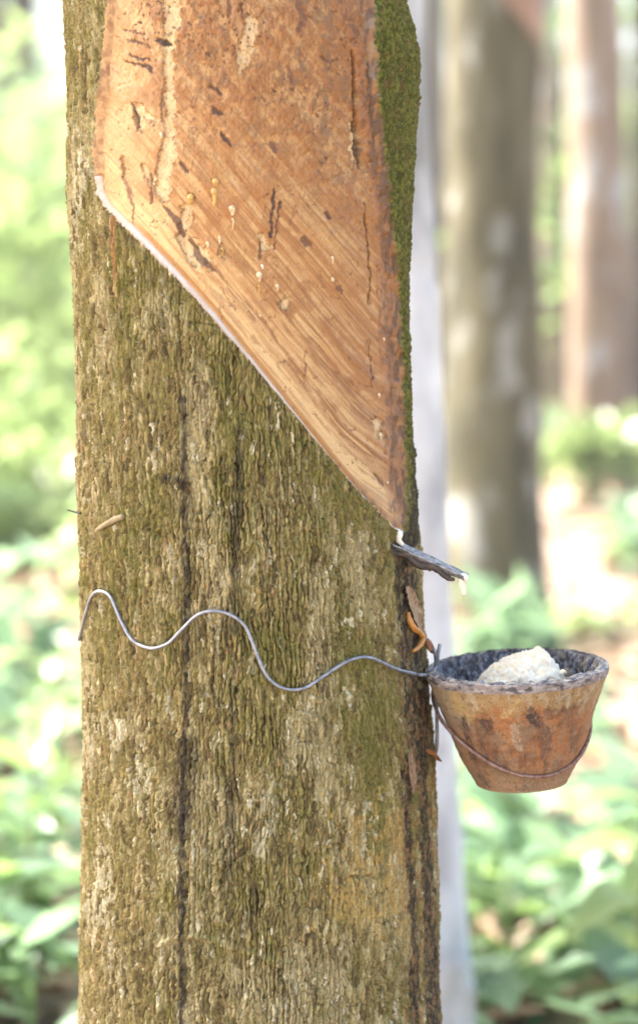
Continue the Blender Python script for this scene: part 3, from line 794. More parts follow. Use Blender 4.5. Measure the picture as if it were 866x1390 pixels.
def make_tree(name, label, px_pts, y, width_px, mat, seed, top=3.2, crown=(1.6, 1.6, 1.2), nleaf=900, group=None, panel=None, ch=3.0):
    """tree whose trunk passes through the given pixels at distance y; base on the ground"""
    pts = [np.array(at_y(px, py, y)) for px, py in px_pts]
    pts.sort(key=lambda p: p[2])
    lo, hi = pts[0], pts[-1]
    dirv = (hi - lo) / (hi[2] - lo[2])
    if lo[2] > 0: pts = [lo + dirv * (-0.06 - lo[2])] + pts
    pts = pts + [hi + dirv * (top - hi[2])]
    r = width_px / 2 / F * y
    path = smooth_path(pts, 14)
    zz = path[:, 2]
    rad = r * (1 - 0.09 * (zz - 0.8)) + 0.45 * r * np.exp(-np.clip(zz, 0, 9) / 0.12)
    root = empty(name, (float(path[0][0]), y, 0.0), label, 'tree', group)
    rng = np.random.default_rng(seed)
    V, Q, T = tube_geo(path, rad, 40, 0.10, seed)
    mesh_obj('trunk', V, Q, mat, root, tris=T)
    add_crown(root, path[-1], float(rad[-1]), seed, ch, crown, nleaf, mat)
    if panel:
        # a tapped strip on that trunk: a thin curved plate let into the bark
        a0, a1, z0, z1, slope = panel
        aa = np.linspace(a0, a1, 24); zc = np.linspace(0, 1, 30)
        AA, ZZ = np.meshgrid(aa, zc)
        zb = z0 + slope * (AA - a0)
        zgrid = zb + (z1 - zb) * ZZ
        px_ = np.interp(zgrid, path[:, 2], path[:, 0]); py_ = np.interp(zgrid, path[:, 2], path[:, 1])
        rr = np.interp(zgrid, path[:, 2], rad) * 1.105
        mesh_obj('tapped_panel', np.stack([px_ + rr * np.sin(AA), py_ - rr * np.cos(AA), zgrid], -1), grid_quads(30, 24), M_TR_PANEL, root)
    return root

# ------------------------------------------------------------------ background trees
make_tree('pale_tree', 'slender white barked tree standing close behind the tapped trunk', [(515, 0), (536, 450), (552, 900), (566, 1290)], 2.45, 122, M_TR_PALE, 41, top=3.0)
make_tree('olive_tree', 'thick olive brown tree trunk behind the cup with reddish tapped patch', [(668, 0), (668, 400), (668, 815)], 5.7, 132, M_TR_OLIVE, 42, top=3.4, panel=(R(5), R(75), 1.58, 2.2, -0.12))
make_tree('brown_tree', 'pinkish brown tree trunk with grey blotches beyond the thick olive trunk', [(806, 0), (812, 300), (815, 640)], 9.3, 82, M_TR_BROWN, 43, top=3.4)
make_tree('grey_tree', 'thin greyish tree trunk between the olive trunk and the pinkish brown trunk', [(744, 0), (748, 400), (750, 560)], 13.0, 46, M_TR_BROWN, 44, top=3.6)
make_tree('dark_tree', 'dark brown tree trunk seen past the white trunk', [(586, 0), (587, 300)], 15.0, 44, M_TR_DARK, 45, top=3.8)
make_tree('dark_tree', 'broad dark tree trunk left of the tapped trunk, far behind the bushes', [(14, 0), (16, 300)], 12.0, 84, M_TR_DARK, 46, top=3.8)
make_tree('dark_tree', 'dark tree trunk beyond the pinkish brown trunk, half behind leaves', [(876, 0), (872, 480)], 11.0, 40, M_TR_DARK, 47, top=3.5)
# unseen tree added so that its crown shades the tapped trunk
make_tree('shade_tree', 'unseen rubber tree added so its crown shades the tapped trunk', [(-2960, 0), (-2960, 700)], 2.6, 270, M_TR_OLIVE, 48, top=3.2, crown=(1.4, 1.4, 1.1), nleaf=3200, ch=2.6)

# ================================================================== WIRE, SPOUT, CUP
WIRE_PX = [(108, 868), (110.5, 858), (116, 837), (122, 816), (128, 806), (137, 802.5), (149, 808), (156, 822), (166, 845), (179, 868), (194, 877), (210, 880), (229, 873),
           (244, 858), (263, 839), (278, 831), (297, 830), (316, 836), (332, 849), (341, 868), (351, 894), (362, 917), (378, 931.5), (397, 936.5),
           (416, 933), (435, 921), (454, 908), (473, 897), (492, 892), (508, 894.5), (527, 903.5), (546, 911), (562, 914.5)]
CUP_Y = 1.428
CUP_C = at_y(701, 905, CUP_Y)                                     # centre of the rim plane
PX = CUP_Y / F * 1.012                                            # metres per photo pixel at the cup
ROLL = Matrix.Rotation(R(-3.2), 3, 'Y') @ Matrix.Rotation(R(1.0), 3, 'X')
H_CUP = 160 * PX
PROF_T = [0, 8, 14, 60, 110, 124, 150, 160]                        # depth below rim (px) -> outer radius (px)
PROF_R = [123.5, 124, 120.5, 103.5, 87, 82, 67, 62]

def cup_r(t):
    return np.interp(t, PROF_T, PROF_R)

def cup_pt(rpx, phi, tpx):
    v = np.stack([rpx * np.cos(phi) * PX, rpx * np.sin(phi) * PX, -tpx * PX + 0 * phi], -1)
    return v @ np.array(ROLL).T + np.array(CUP_C)

holder = empty('wire_cup_holder', tuple(surf_point(572, 916, 0.003)[0]), 'grey wavy wire round the trunk with rusty loop carrying the clay cup', 'wire')
wp = [np.array(surf_point(px, py, 0.0022)[0]) for px, py in WIRE_PX]
P0, n0 = surf_point(562, 914.5, 0.0022)
end1 = np.array(at_y(574, 916.5, P0.y - 0.001)); end2 = np.array(at_y(583, 916, P0.y + 0.012)); end3 = np.array(at_y(592, 905, P0.y + 0.022))
# the wire goes on round the back of the trunk
cxa, ra = trunk_axis(np.array([wp[0][2]])); ra = float(ra[0]) + 0.0022; cxa = float(cxa[0])
backp = []
for k in range(16):
    a = R(-100 - 10 * k)
    backp.append(np.array((cxa + ra * math.sin(a), Y0 - ra * math.cos(a), wp[0][2] - 0.004 + 0.012 * math.sin(k * 0.8))))
path = smooth_path(backp[::-1] + wp + [end1, end2, end3], 5)
tube('trunk_wire', path, 0.00115, M_WIRE, holder, 10)
# loop round the cup
phi = np.linspace(R(-200), R(20), 90)
tphi = 71 + 62 * (-np.sin(phi)) + 19 * np.cos(phi)
loop = cup_pt(cup_r(tphi) + 3.0 + 3.0 * sstep(0.75, 1.0, -np.cos(phi)), phi, tphi)
joint = np.array(at_y(591, 930, P0.y + 0.020))
tail = smooth_path([joint, loop[0] * 0.35 + joint * 0.65 + np.array((-0.001, 0, -0.006)), loop[0]], 6)[:-1]
tube('cup_loop', np.vstack([tail, loop]), 0.00125, M_RUST, holder, 8, 0.2, 3)
# upright prong pressed against the trunk behind the rim
up = [at_y(597, 874, 1.442), at_y(594, 892, 1.442), at_y(592, 940, 1.444), at_y(593, 985, 1.446), at_y(592, 1018, 1.446), at_y(586, 1026, 1.450)]
tube('upright_prong', smooth_path([np.array(p) for p in up], 5), 0.0012, M_WIRE, holder, 8)
up = [at_y(589, 880, 1.436), at_y(591, 900, 1.438), at_y(587, 918, 1.440)]
tube('upright_prong', smooth_path([np.array(p) for p in up], 5), 0.0010, M_WIRE, holder, 8)

# ------------------------------------------------------------------ clay cup
def build_cup():
    root = empty('clay_cup', tuple(cup_pt(np.array(0.0), np.array(0.0), np.array(160.0))), 'stained terracotta latex cup hanging in a wire loop beside the trunk', 'cup')
    nph = 420
    ph = np.linspace(-np.pi, np.pi, nph, endpoint=False)
    # outer wall
    T = np.concatenate([np.linspace(0, 14, 14), np.linspace(14, 160, 130)[1:]])
    PH, TT = np.meshgrid(ph, T)
    rr = cup_r(TT)
    # soften the profile
    rr = (np.interp(TT - 3, PROF_T, PROF_R) + rr + np.interp(TT + 3, PROF_T, PROF_R)) / 3
    A = PH * 100; 
    lump = fbm(A / 30, TT / 30, 201, 4) - 0.5; gr = fbm(A / 4, TT / 4, 203, 4) - 0.5
    front = np.cos(PH + np.pi / 2)                                     # 1 at the side turned to the camera
    xs = np.cos(PH) * rr                                               # px right of the axis as seen from the front
    rimw = sstep(14, 10, TT)
    turn = np.sin(TT * 0.55 + lump * 2) * 0.25
    rr = rr + lump * 2.6 + gr * 1.0 + turn + rimw * (fbm(A / 10, TT / 5, 205, 4) - 0.5) * 2.0
    dz = rimw * (fbm(A / 14, 0 * A, 207, 4) - 0.5) * 3 * sstep(10, 0, TT)
    pts = cup_pt(rr, PH, TT + dz)
    C = np.broadcast_to(np.array((0.40, 0.165, 0.055)), PH.shape + (3,)).copy()
    n1 = fbm(A / 26, TT / 30, 211, 5, 0.6); n2 = fbm(A / 7, TT / 16, 213, 4, 0.6); n3 = fbm(A / 12, TT / 60, 215, 4)
    C = mixc(C, (0.24, 0.105, 0.042), sstep(0.45, 0.62, n1) * 0.85)
    C = mixc(C, (0.50, 0.20, 0.065), sstep(0.52, 0.35, n1) * 0.5)
    C = mixc(C, (0.36, 0.235, 0.12), sstep(0.42, 0.62, n2) * 0.55)
    C = mixc(C, (0.40, 0.28, 0.16), sstep(110, 150, TT) * 0.55)
    band = sstep(8, -8, TT - 40 - (n3 - 0.5) * 60 - (n2 - 0.5) * 20 - 8 * np.sin(PH * 2 + 1))
    C = mixc(C, (0.46, 0.295, 0.115), band * 0.8)
    C = mixc(C, (0.58, 0.44, 0.26), band * sstep(0.5, 0.65, n2) * 0.6)
    C = mixc(C, (0.43, 0.33, 0.20), sstep(-55, -105, xs) * 0.55)
    C = mixc(C, (0.56, 0.35, 0.11), stroke(xs, TT, [(-92, 18, 6), (-84, 38, 9), (-74, 52, 5)], 4) * (front > 0) * 0.7)
    jx = (fbm(A / 6, TT / 9, 217, 3) - 0.5) * 12
    W = np.zeros_like(PH) + 0.1
    for pts_, a, col in [([(-82, 48, 4), (-78, 70, 5), (-72, 95, 4), (-66, 112, 3)], .85, (0.05, 0.035, 0.03)), ([(-50, 55, 7), (-48, 66, 6)], .8, (0.06, 0.045, 0.04)),
                         ([(-60, 62, 3), (-56, 95, 3)], .6, (0.08, 0.055, 0.04)), ([(6, 36, 5), (12, 50, 9), (18, 58, 6)], .85, (0.045, 0.03, 0.028)),
                         ([(20, 58, 6), (28, 80, 10), (26, 100, 9), (24, 118, 4), (24, 135, 2)], .6, (0.10, 0.06, 0.04)), ([(-8, 20, 2), (-22, 36, 4), (-30, 44, 3)], .8, (0.62, 0.43, 0.16)),
                         ([(-14, 60, 5), (-12, 78, 6), (-10, 92, 3)], .75, (0.52, 0.38, 0.22)), ([(-50, 110, 12), (-30, 120, 8)], .5, (0.12, 0.07, 0.045)),
                         ([(-58, 138, 5), (-50, 150, 4)], .7, (0.13, 0.08, 0.05)), ([(35, 46, 8), (52, 44, 4)], .5, (0.12, 0.07, 0.045)), ([(66, 40, 5), (60, 90, 5)], .35, (0.15, 0.08, 0.045)),
                         ([(-40, 90, 4), (-38, 110, 3)], .5, (0.1, 0.06, 0.04))]:
        m = stroke(xs + jx, TT + jx * 0.5, pts_, 2.0) * (front > 0) * (0.35 + 0.65 * sstep(0.34, 0.52, fbm(A / 2.0, TT / 4, 219, 3)))
        C = mixc(C, col, m * a)
    C = mixc(C, (0.09, 0.055, 0.04), sstep(0.68, 0.76, fbm(A / 4, TT / 6, 221, 3)) * 0.4)
    # grey-brown caked rim
    C = mixc(C, (0.30, 0.24, 0.21), rimw * 0.85)
    C = mixc(C, (0.52, 0.44, 0.36), rimw * sstep(0.5, 0.62, fbm(A / 7, TT / 4, 223, 4)) * 0.8)
    C = mixc(C, (0.07, 0.06, 0.06), rimw * sstep(0.58, 0.68, fbm(A / 9, TT / 6, 225, 4)) * 0.85)
    W = W + 0.5 * sstep(-30, -90, xs) * 0.5
    C = C * np.array((0.76, 0.80, 0.86))
    mesh_obj('wall', pts[::-1], grid_quads(len(T), nph, True), M_CLAY, root, C[::-1], W[::-1])
    # base disc
    T2 = np.linspace(0, 1, 14)
    PH2, TT2 = np.meshgrid(ph, T2)
    rb = np.interp(TT2, [0, 1], [0.5, 1.0]) * rr[-1][None, :] * np.where(TT2 < 1, 1, 1) * TT2
    pb = cup_pt(rb, PH2, np.full_like(PH2, 160.0) - 3 * (1 - TT2) ** 2)
    pb[-1] = pts[-1]
    mesh_obj('base', pb, grid_quads(len(T2), nph, True), M_CLAY, root, np.broadcast_to(np.array((0.36, 0.19, 0.09)), PH2.shape + (3,)), np.zeros_like(PH2))
    # lip and dark crusted inside
    s = np.concatenate([np.linspace(0, 1, 10), np.linspace(1, 2, 60)[1:], np.linspace(2, 3, 24)[1:]])
    PH3, SS = np.meshgrid(ph, s)
    rin = np.where(SS <= 1, lerp(rr[0][None, :] + 0 * SS, 114 + 0 * SS, SS), np.where(SS <= 2, lerp(114.0, 62.0, SS - 1), 62.0 * (3 - SS)))
    tin = np.where(SS <= 1, dz[0][None, :] - 2.5 * np.sin(SS * np.pi), np.where(SS <= 2, (SS - 1) * 140, 140.0 + 0 * SS))
    cr = fbm(PH3 * 7, SS * 9 + 5, 231, 5, 0.6) - 0.5; cr2 = fbm(PH3 * 26, SS * 30, 233, 4, 0.6) - 0.5
    k = np.clip(SS / 0.4, 0, 1) * np.clip((3 - SS) * 4, 0, 1)
    cr3 = fbm(PH3 * 60, SS * 70, 235, 3, 0.6) - 0.5
    rin = rin - k * (cr * 12 + cr2 * 5 + cr3 * 3 + 1.5)
    tin = tin - k * (cr2 * 5 + cr * 4) * (SS < 1.6)
    p3 = cup_pt(rin, PH3, tin)
    C3 = np.broadcast_to(np.array((0.045, 0.045, 0.052)), PH3.shape + (3,)).copy()
    C3 = mixc(C3, (0.30, 0.30, 0.32), sstep(0.02, 0.16, cr2) * 0.7)
    C3 = mixc(C3, (0.36, 0.27, 0.16), sstep(0.10, 0.2, cr) * 0.6)
    C3 = mixc(C3, (0.42, 0.42, 0.44), sstep(0.12, 0.25, cr3) * 0.5)
    lip = sstep(1.1, 0.6, SS)
    lipn = fbm(PH3 * 11, SS * 4, 237, 4, 0.6)
    C3 = mixc(C3, (0.40, 0.34, 0.29), lip * sstep(0.38, 0.55, lipn) * 0.9)
    C3 = mixc(C3, (0.62, 0.56, 0.44), lip * sstep(0.58, 0.68, lipn) * 0.8)
    C3 = mixc(C3, (0.06, 0.055, 0.06), lip * sstep(0.1, 0.6, np.sin(PH3)) * sstep(0.6, 0.4, lipn) * 0.8)
    o = mesh_obj('inner_crust', p3, grid_quads(len(s), nph, True), M_CLAY, root, C3, np.full_like(PH3, 0.75))
    o['label'] = 'black and grey crust of dried latex inside the cup'
    return root
build_cup()

# ------------------------------------------------------------------ lump of coagulated latex
def build_lump():
    base = cup_pt(np.array(3.0), np.array(0.0), np.array(40.0))
    root = empty('latex_lump', tuple(base), 'cream lump of coagulated latex heaped in the clay cup', 'latex')
    na, nb = 200, 110
    ph = np.linspace(-np.pi, np.pi, na, endpoint=False); th = np.linspace(0.0, np.pi, nb)
    PH, TH = np.meshgrid(ph, th)
    x, y, z = np.sin(TH) * np.cos(PH), np.sin(TH) * np.sin(PH), np.cos(TH)
    # heap profile: low shoulder to the left, peak right of the middle, steep right side
    hx = np.interp(x, [-1, -0.88, -0.62, -0.3, 0.1, 0.38, 0.52, 0.74, 0.9, 1], [18, 30, 44, 50, 57, 66, 63, 50, 40, 24])
    n1 = fbm(x * 3 + 7, y * 3 + z * 2 + 3, 241, 4, 0.6) - 0.5; n2 = np.abs(fbm(x * 9 + z * 5, y * 9 - z * 4, 243, 4, 0.6) - 0.5) * 2
    rad = 1 + n1 * 0.40 - n2 * 0.08
    sx = 64 * PX; sy = 62 * PX
    zz = np.where(z > 0, np.power(np.clip(z, 0, 1), 0.7) * hx * PX * (1 + n1 * 0.30 - n2 * 0.14), z * 44 * PX)
    pts = np.stack([base[0] + x * sx * rad, base[1] + y * sy * rad, base[2] + zz], -1)
    o = mesh_obj('curd', pts, grid_quads(nb, na, True), M_LATEX, root)
    # fallen crumb by the lump
    for (px, py, yy, s) in [(764, 914, 1.40, 0.0020)]:
        c = np.array(at_y(px, py, yy))
        tube('crumb', smooth_path([c - (s, 0, s * .4), c + (0, 0, s * .5), c + (s, s * .5, -s * .2)], 3), np.array([.3, .7, 1, 1, .8, .6, .3]) * s, M_LATEX, root, 7, 0.3, 2)
build_lump()

# ------------------------------------------------------------------ spout
def build_spout():
    A, nA = surf_point(539, 735, 0.0)
    A = np.array(A) - np.array(nA) * 0.006
    B = np.array(at_y(631, 782, 1.392))
    root = empty('tapping_spout', tuple(A), 'bent metal spout stuck in the bark, blackened below, dripping latex', 'spout')
    d = (B - A) / np.linalg.norm(B - A)
    side = np.cross(d, (0, 0, 1.0)); side /= np.linalg.norm(side)        # towards the camera
    upv = np.cross(side, d)
    n = 40; m = 15
    t = np.linspace(0, 1, n); u = np.linspace(-1, 1, m)
    Tt, Uu = np.meshgrid(t, u, indexing='ij')
    w = lerp(0.0050, 0.0042, Tt) * sstep(-0.02, 0.10, Tt) * 1.0 + 0.001
    prof = np.abs(Uu) ** 1.6
    wob = (fbm(Tt * 14, Uu * 2 + 5, 251, 3) - 0.5) * 0.0012
    top = A + d * (Tt * np.linalg.norm(B - A))[..., None] + side * (Uu * w)[..., None] + upv * ((prof - 0.7) * 0.0036 + wob)[..., None]
    notch = 0.0016 * np.cos(Uu * 1.4) * (Tt > 0.99)
    top = top + d * notch[..., None]
    bot = top - upv * 0.0009
    V = np.vstack([top.reshape(-1, 3), bot.reshape(-1, 3)])
    q = grid_quads(n, m); k = n * m
    Q = [q, q[:, ::-1] + k]
    rim = list(range(0, m)) + [i * m + m - 1 for i in range(1, n)] + [(n - 1) * m + j for j in range(m - 2, -1, -1)] + [i * m for i in range(n - 2, 0, -1)]
    rim = np.array(rim); nx_ = np.roll(rim, -1)
    Q.append(np.stack([rim, rim + k, nx_ + k, nx_], -1))
    mesh_obj('gutter', V, np.vstack(Q), M_SPOUT, root)
    # black latex grime clotted under the gutter
    tt = np.linspace(0.06, 0.90, 34)
    path = np.array([A + d * (s * np.linalg.norm(B - A)) - upv * (0.0042 + 0.0012 * math.sin(s * 17)) + side * 0.0005 for s in tt])
    rad = 0.0030 * (0.55 + 0.9 * fbm(tt * 11, 0 * tt, 255, 3)) * np.interp(tt, [0.06, 0.2, 0.75, 0.9], [1.2, 1.0, 0.9, 0.3])
    tube('grime', path, rad, M_GRIME, root, 12, 0.5, 4)
    # latex film at the lip and the hanging drop
    L = np.linalg.norm(B - A)
    e = A + d * (L * 0.985) - upv * 0.0012
    p = smooth_path([A + d * (L * 0.93) - upv * 0.0016, e, e + np.array((-0.0005, 0, -0.004)), e + np.array((0.0002, 0, -0.0085)), e + np.array((0.0004, 0, -0.0118))], 6)
    rad = np.interp(np.linspace(0, 1, len(p)), [0, 0.25, 0.5, 0.75, 0.92, 1], [0.0010, 0.0034, 0.0024, 0.0019, 0.0016, 0.0006])
    tube('latex_drip', p, rad, M_DRIP, root, 14)
    # dry latex skin where the gutter enters the bark
    C0, nn = surf_point(541, 722, 0.0)
    p = smooth_path([np.array(surf_point(538, 717, -0.001)[0]), np.array(surf_point(541, 724, 0.0005)[0]), np.array(surf_point(541, 733, 0.001)[0]), A + d * 0.010 + upv * 0.0012], 6)
    tube('latex_skin', p, np.interp(np.linspace(0, 1, len(p)), [0, .3, .7, 1], [0.0006, 0.0026, 0.0018, 0.0010]), M_DRIP, root, 10, 0.35, 6)
build_spout()

# ------------------------------------------------------------------ dried latex curls, flakes and twigs on the bark
def bark_path(pp, lift):
    return smooth_path([np.array(surf_point(px, py, l if isinstance(lift, (list, tuple)) else lift)[0]) for (px, py), l in zip(pp, lift if isinstance(lift, (list, tuple)) else [lift] * len(pp))], 6)

def flake(name, pp, widths, lifts, mat, label, seed, roll=0.0012):
    """thin ragged plate of bark or skin lying along a pixel path, its edges curling off the bark"""
    c = smooth_path([np.array((x, y)) for x, y in pp], 8); n = len(c)
    w = np.interp(np.linspace(0, 1, n), np.linspace(0, 1, len(widths)), widths); l = np.interp(np.linspace(0, 1, n), np.linspace(0, 1, len(lifts)), lifts)
    tg = np.gradient(c, axis=0); tg /= np.linalg.norm(tg, axis=1)[:, None]; nn = np.stack([-tg[:, 1], tg[:, 0]], -1)
    m = 9; us = np.linspace(-1, 1, m); top = []; bot = []
    for i in range(n):
        for u in us:
            e = w[i] * u * (1 + 0.7 * (fbm(np.array(i * 0.45), np.array(seed + (u > 0) * 9.0), seed, 3) - 0.5))
            q = c[i] + nn[i] * e
            h = l[i] + roll * u * u + 0.0016 * (fbm(np.array(i * 0.5), np.array(u * 2 + 4), seed + 3, 3) - 0.5)
            top.append(surf_point(q[0], q[1], float(h))[0][:]); bot.append(surf_point(q[0], q[1], float(h - 0.0009))[0][:])
    g = grid_quads(n, m); k = n * m
    rim = np.array(list(range(0, m)) + [i * m + m - 1 for i in range(1, n)] + [(n - 1) * m + j for j in range(m - 2, -1, -1)] + [i * m for i in range(n - 2, 0, -1)])
    nx_ = np.roll(rim, -1)
    o = mesh_obj(name, np.vstack([top, bot]), np.vstack([g[:, ::-1], g + k, np.stack([rim, nx_, nx_ + k, rim + k], -1)]), mat)
    return tag(o, label, 'bark flake')

p = bark_path([(554, 831), (556, 842), (562, 853), (569, 858), (573.5, 866), (570, 876), (561, 884)], [0.001, 0.002, 0.003, 0.003, 0.0035, 0.004, 0.005])
o = tube('dried_latex_curl', p, np.interp(np.linspace(0, 1, len(p)), [0, .2, .5, .8, 1], [0.0012, 0.0020, 0.0018, 0.0019, 0.0009]), M_AMBER, None, 12, 0.2, 8)
tag(o, 'bright orange curl of dried latex on the bark below the spout', 'dried latex', 'dried latex curls below the spout')
p = smooth_path([np.array(at_y(*q)) for q in [(575, 868, 1.445), (580, 872, 1.444), (585, 881, 1.443), (591, 886, 1.443)]], 6)
o = tube('dried_latex_curl', p, np.interp(np.linspace(0, 1, len(p)), [0, .3, .8, 1], [0.0014, 0.0026, 0.0022, 0.0012]), M_AMBERD, None, 12, 0.4, 9)
tag(o, 'short brown crumb of dried latex at the trunk edge above the cup', 'dried latex', 'dried latex curls below the spout')
flake('bark_flake', [(553, 795), (558, 808), (563, 822), (568, 838), (572, 856)], [3, 6, 7, 7, 3], [0.001, 0.002, 0.0016, 0.0024, 0.002], M_FLAKE, 'pale brown loose bark flake between the spout and the orange curl', 10)
flake('bark_flake', [(556, 1022), (559, 1040), (561, 1060), (562, 1078)], [3, 5, 4, 2], [0.0006, 0.001, 0.001, 0.0006], M_FLAKE, 'pale upright bark flake on the dark run below the cup', 12, 0.0006)
p = smooth_path([np.array(at_y(*q)) for q in [(578, 1018, 1.425), (588, 1022, 1.43), (594, 1030, 1.435), (599, 1033, 1.437)]], 6)
o = tube('bark_flake', p, np.interp(np.linspace(0, 1, len(p)), [0, .3, .7, 1], [0.0012, 0.0018, 0.0012, 0.0005]), M_AMBERD, None, 10, 0.6, 11)
tag(o, 'curled dark bark flake jutting from the trunk edge below the cup loop', 'bark flake')
p = bark_path([(131, 720), (142, 713), (155, 706), (168, 701)], 0.0016)
o = tube('twig', p, np.interp(np.linspace(0, 1, len(p)), [0, .3, .8, 1], [0.0010, 0.0017, 0.0021, 0.0014]), M_TWIG, None, 10, 0.3, 12)
tag(o, 'short pale twig stuck slanting on the bark above the wire', 'twig')
Pq, nq = surf_point(110, 697, 0.0)
p = smooth_path([np.array(at_y(110, 697, Pq.y)), np.array(at_y(102, 695, Pq.y + 0.004)), np.array(at_y(92, 692, Pq.y + 0.006))], 5)
o = tube('twig', p, np.linspace(0.0008, 0.0005, len(p)), M_GRIME, None, 8)
tag(o, 'thin grey spike sticking out past the trunk edge beside the white patch', 'twig')
o['label'] = 'thin grey spike sticking out of the bark past the trunk edge'

# gum and latex drops on the tapped wood (parts of the tree)
DROPS = [(293, 246, 4.5, 3, 0), (291, 260, 5.0, 16, 0), (259, 268, 5.0, 3, 0), (315, 283, 4.6, 6, 2), (316, 298, 1.8, 12, 2), (352, 373, 4.2, 5, 2), (351, 388, 1.7, 16, 0), (356, 361, 2.0, 2, 1), (376, 388, 2.8, 5, 2),
         (451, 379, 2.6, 1, 2), (451, 350, 2.2, 7, 2), (514, 536, 2.2, 2, 2), (516, 590, 2.6, 6, 2), (298, 322, 2.0, 9, 2), (282, 330, 2.6, 4, 2), (219, 182, 2.4, 3, 2), (353, 428, 1.4, 1, 2),
         (302, 337, 1.6, 10, 0), (525, 655, 2.4, 6, 2), (497, 80, 2, 3, 0), (520, 460, 2.6, 3, 2), (524, 480, 2.2, 3, 0), (530, 430, 2.4, 3, 2)]
for (px, py, r, tl, white) in DROPS:
    a = np.array(surf_point(px, py - r, -0.0056)[0]); b = np.array(surf_point(px, py, -0.0052)[0]); c = np.array(surf_point(px + 1, py + r, -0.0056)[0]); e = np.array(surf_point(px, py + r + tl, -0.0058)[0])
    p = smooth_path([a, b, c, e], 5)
    q = r * 0.00047
    tube('gum_drop', p, np.interp(np.linspace(0, 1, len(p)), [0, .2, .38, .62, .9, 1], [0.4 * q, 0.9 * q, q, 0.7 * q, 0.5 * q, 0.2 * q]), (M_RESIN, M_DRIP, M_GUM)[white], tree, 10, 0.25, int(px))

# ================================================================== UNDERGROWTH
def leaf_mesh(name, mat, L=1.0, W=0.34, fold=0.10, droop=0.28, nl=7):
    V = []; Q = []
    for i in range(nl):
        t = i / (nl - 1)
        w = W * 0.5 * (math.sin(math.pi * min(1, t ** 0.75)) ** 0.8 if 0 < t < 1 else 0.02)
        z = 0.12 * math.sin(t * math.pi) - droop * t * t
        for s in (-1, -0.5, 0, 0.5, 1):
            V.append((s * w, t * L, z * L + fold * abs(s) * w * 2 + 0.015 * math.sin(9 * t + 4 * s)))
    Q = grid_quads(nl, 5)
    me_o = mesh_obj(name, V, Q, mat)
    me = me_o.data
    bpy.data.objects.remove(me_o)
    return me

LEAVES = [leaf_mesh('leaf', M_LEAF), leaf_mesh('leaf', M_LEAFY, W=0.42), leaf_mesh('leaf', M_LEAFB, W=0.5, droop=0.18), leaf_mesh('leaf', M_LEAF, W=0.26, droop=0.45)]
PLANT_LABEL = ['seedling with glossy mid green leaves', 'seedling with yellow green leaves', 'seedling with broad cool green leaves', 'seedling with narrow drooping leaves']
NEIGHBOURS = [('tapped trunk', -0.05, 1.47), ('slender white tree', 0.22, 2.45), ('thick olive trunk', 0.44, 5.7), ('pinkish brown trunk', 1.15, 9.3),
              ('low green bush', -0.84, 7.0), ('litter between the trunks', 0.35, 4.2), ('edge of the seedling patch', -0.5, 4.2)]

def plant(x, y, h, kind, nleaf, L, rng):
    z = float(ground_h(np.array(x), np.array(y)))
    near = min(NEIGHBOURS, key=lambda n: math.hypot(x - n[1], y - n[2]))[0]
    lab = ('Tall ' if h > 0.24 else 'short ').lower() + PLANT_LABEL[kind] + ' near the ' + near
    root = empty('seedling', (x, y, z), lab, 'plant', lab + ', all of them')
    lean = rng.normal(size=2) * 0.12 * h
    p = smooth_path([np.array((x, y, z - 0.02)), np.array((x + lean[0] * .4, y + lean[1] * .4, z + h * .5)), np.array((x + lean[0], y + lean[1], z + h))], 4)
    tube('stem', p, np.linspace(0.005, 0.002, len(p)), M_STEM, root, 6)
    for k in range(nleaf):
        t = 0.25 + 0.75 * (k + rng.random() * 0.6) / nleaf
        t = min(t, 1.0)
        pos = p[int(t * (len(p) - 1))]
        o = bpy.data.objects.new('leaf', LEAVES[kind])
        COL.objects.link(o)
        o.parent = root
        o.matrix_parent_inverse = Matrix.Translation(root.location).inverted()
        s = L * (0.7 + 0.6 * rng.random())
        o.location = pos
        o.scale = (s, s, s)
        o.rotation_euler = (R(rng.uniform(-10, 50)), R(rng.uniform(-25, 25)), k * 2.4 + rng.random() * 0.7)

rngp = np.random.default_rng(77)
spots = []
for k in range(66):                       # both sides of the trunk, as far as single plants show
    d = 2.5 + 5.5 * rngp.random() ** 1.1
    side = rngp.random()
    if side < 0.42: x = -d * rngp.uniform(0.085, 0.19)
    else: x = d * rngp.uniform(0.045, 0.19)
    spots.append((x, d))
for (x, d) in spots:
    right_litter = x > 0.05 * d and 3.6 < d < 6.5
    if right_litter and rngp.random() < 0.45: continue
    if math.hypot(x - 0.44, d - 5.7) < 0.3: continue
    if 0.055 * d < x < 0.16 * d and 4.0 < d < 8.5 and rngp.random() < 0.8: continue       # open litter in front of the olive and brown trunks
    kind = int(rngp.choice([0, 1, 2, 3], p=[0.3, 0.27, 0.28, 0.15]))
    h = rngp.uniform(0.12, 0.38) * (0.7 if x > 0 else 1.0)
    plant(float(x), float(d), float(h), kind, int(rngp.integers(7, 12)), float(rngp.uniform(0.10, 0.19)), rngp)

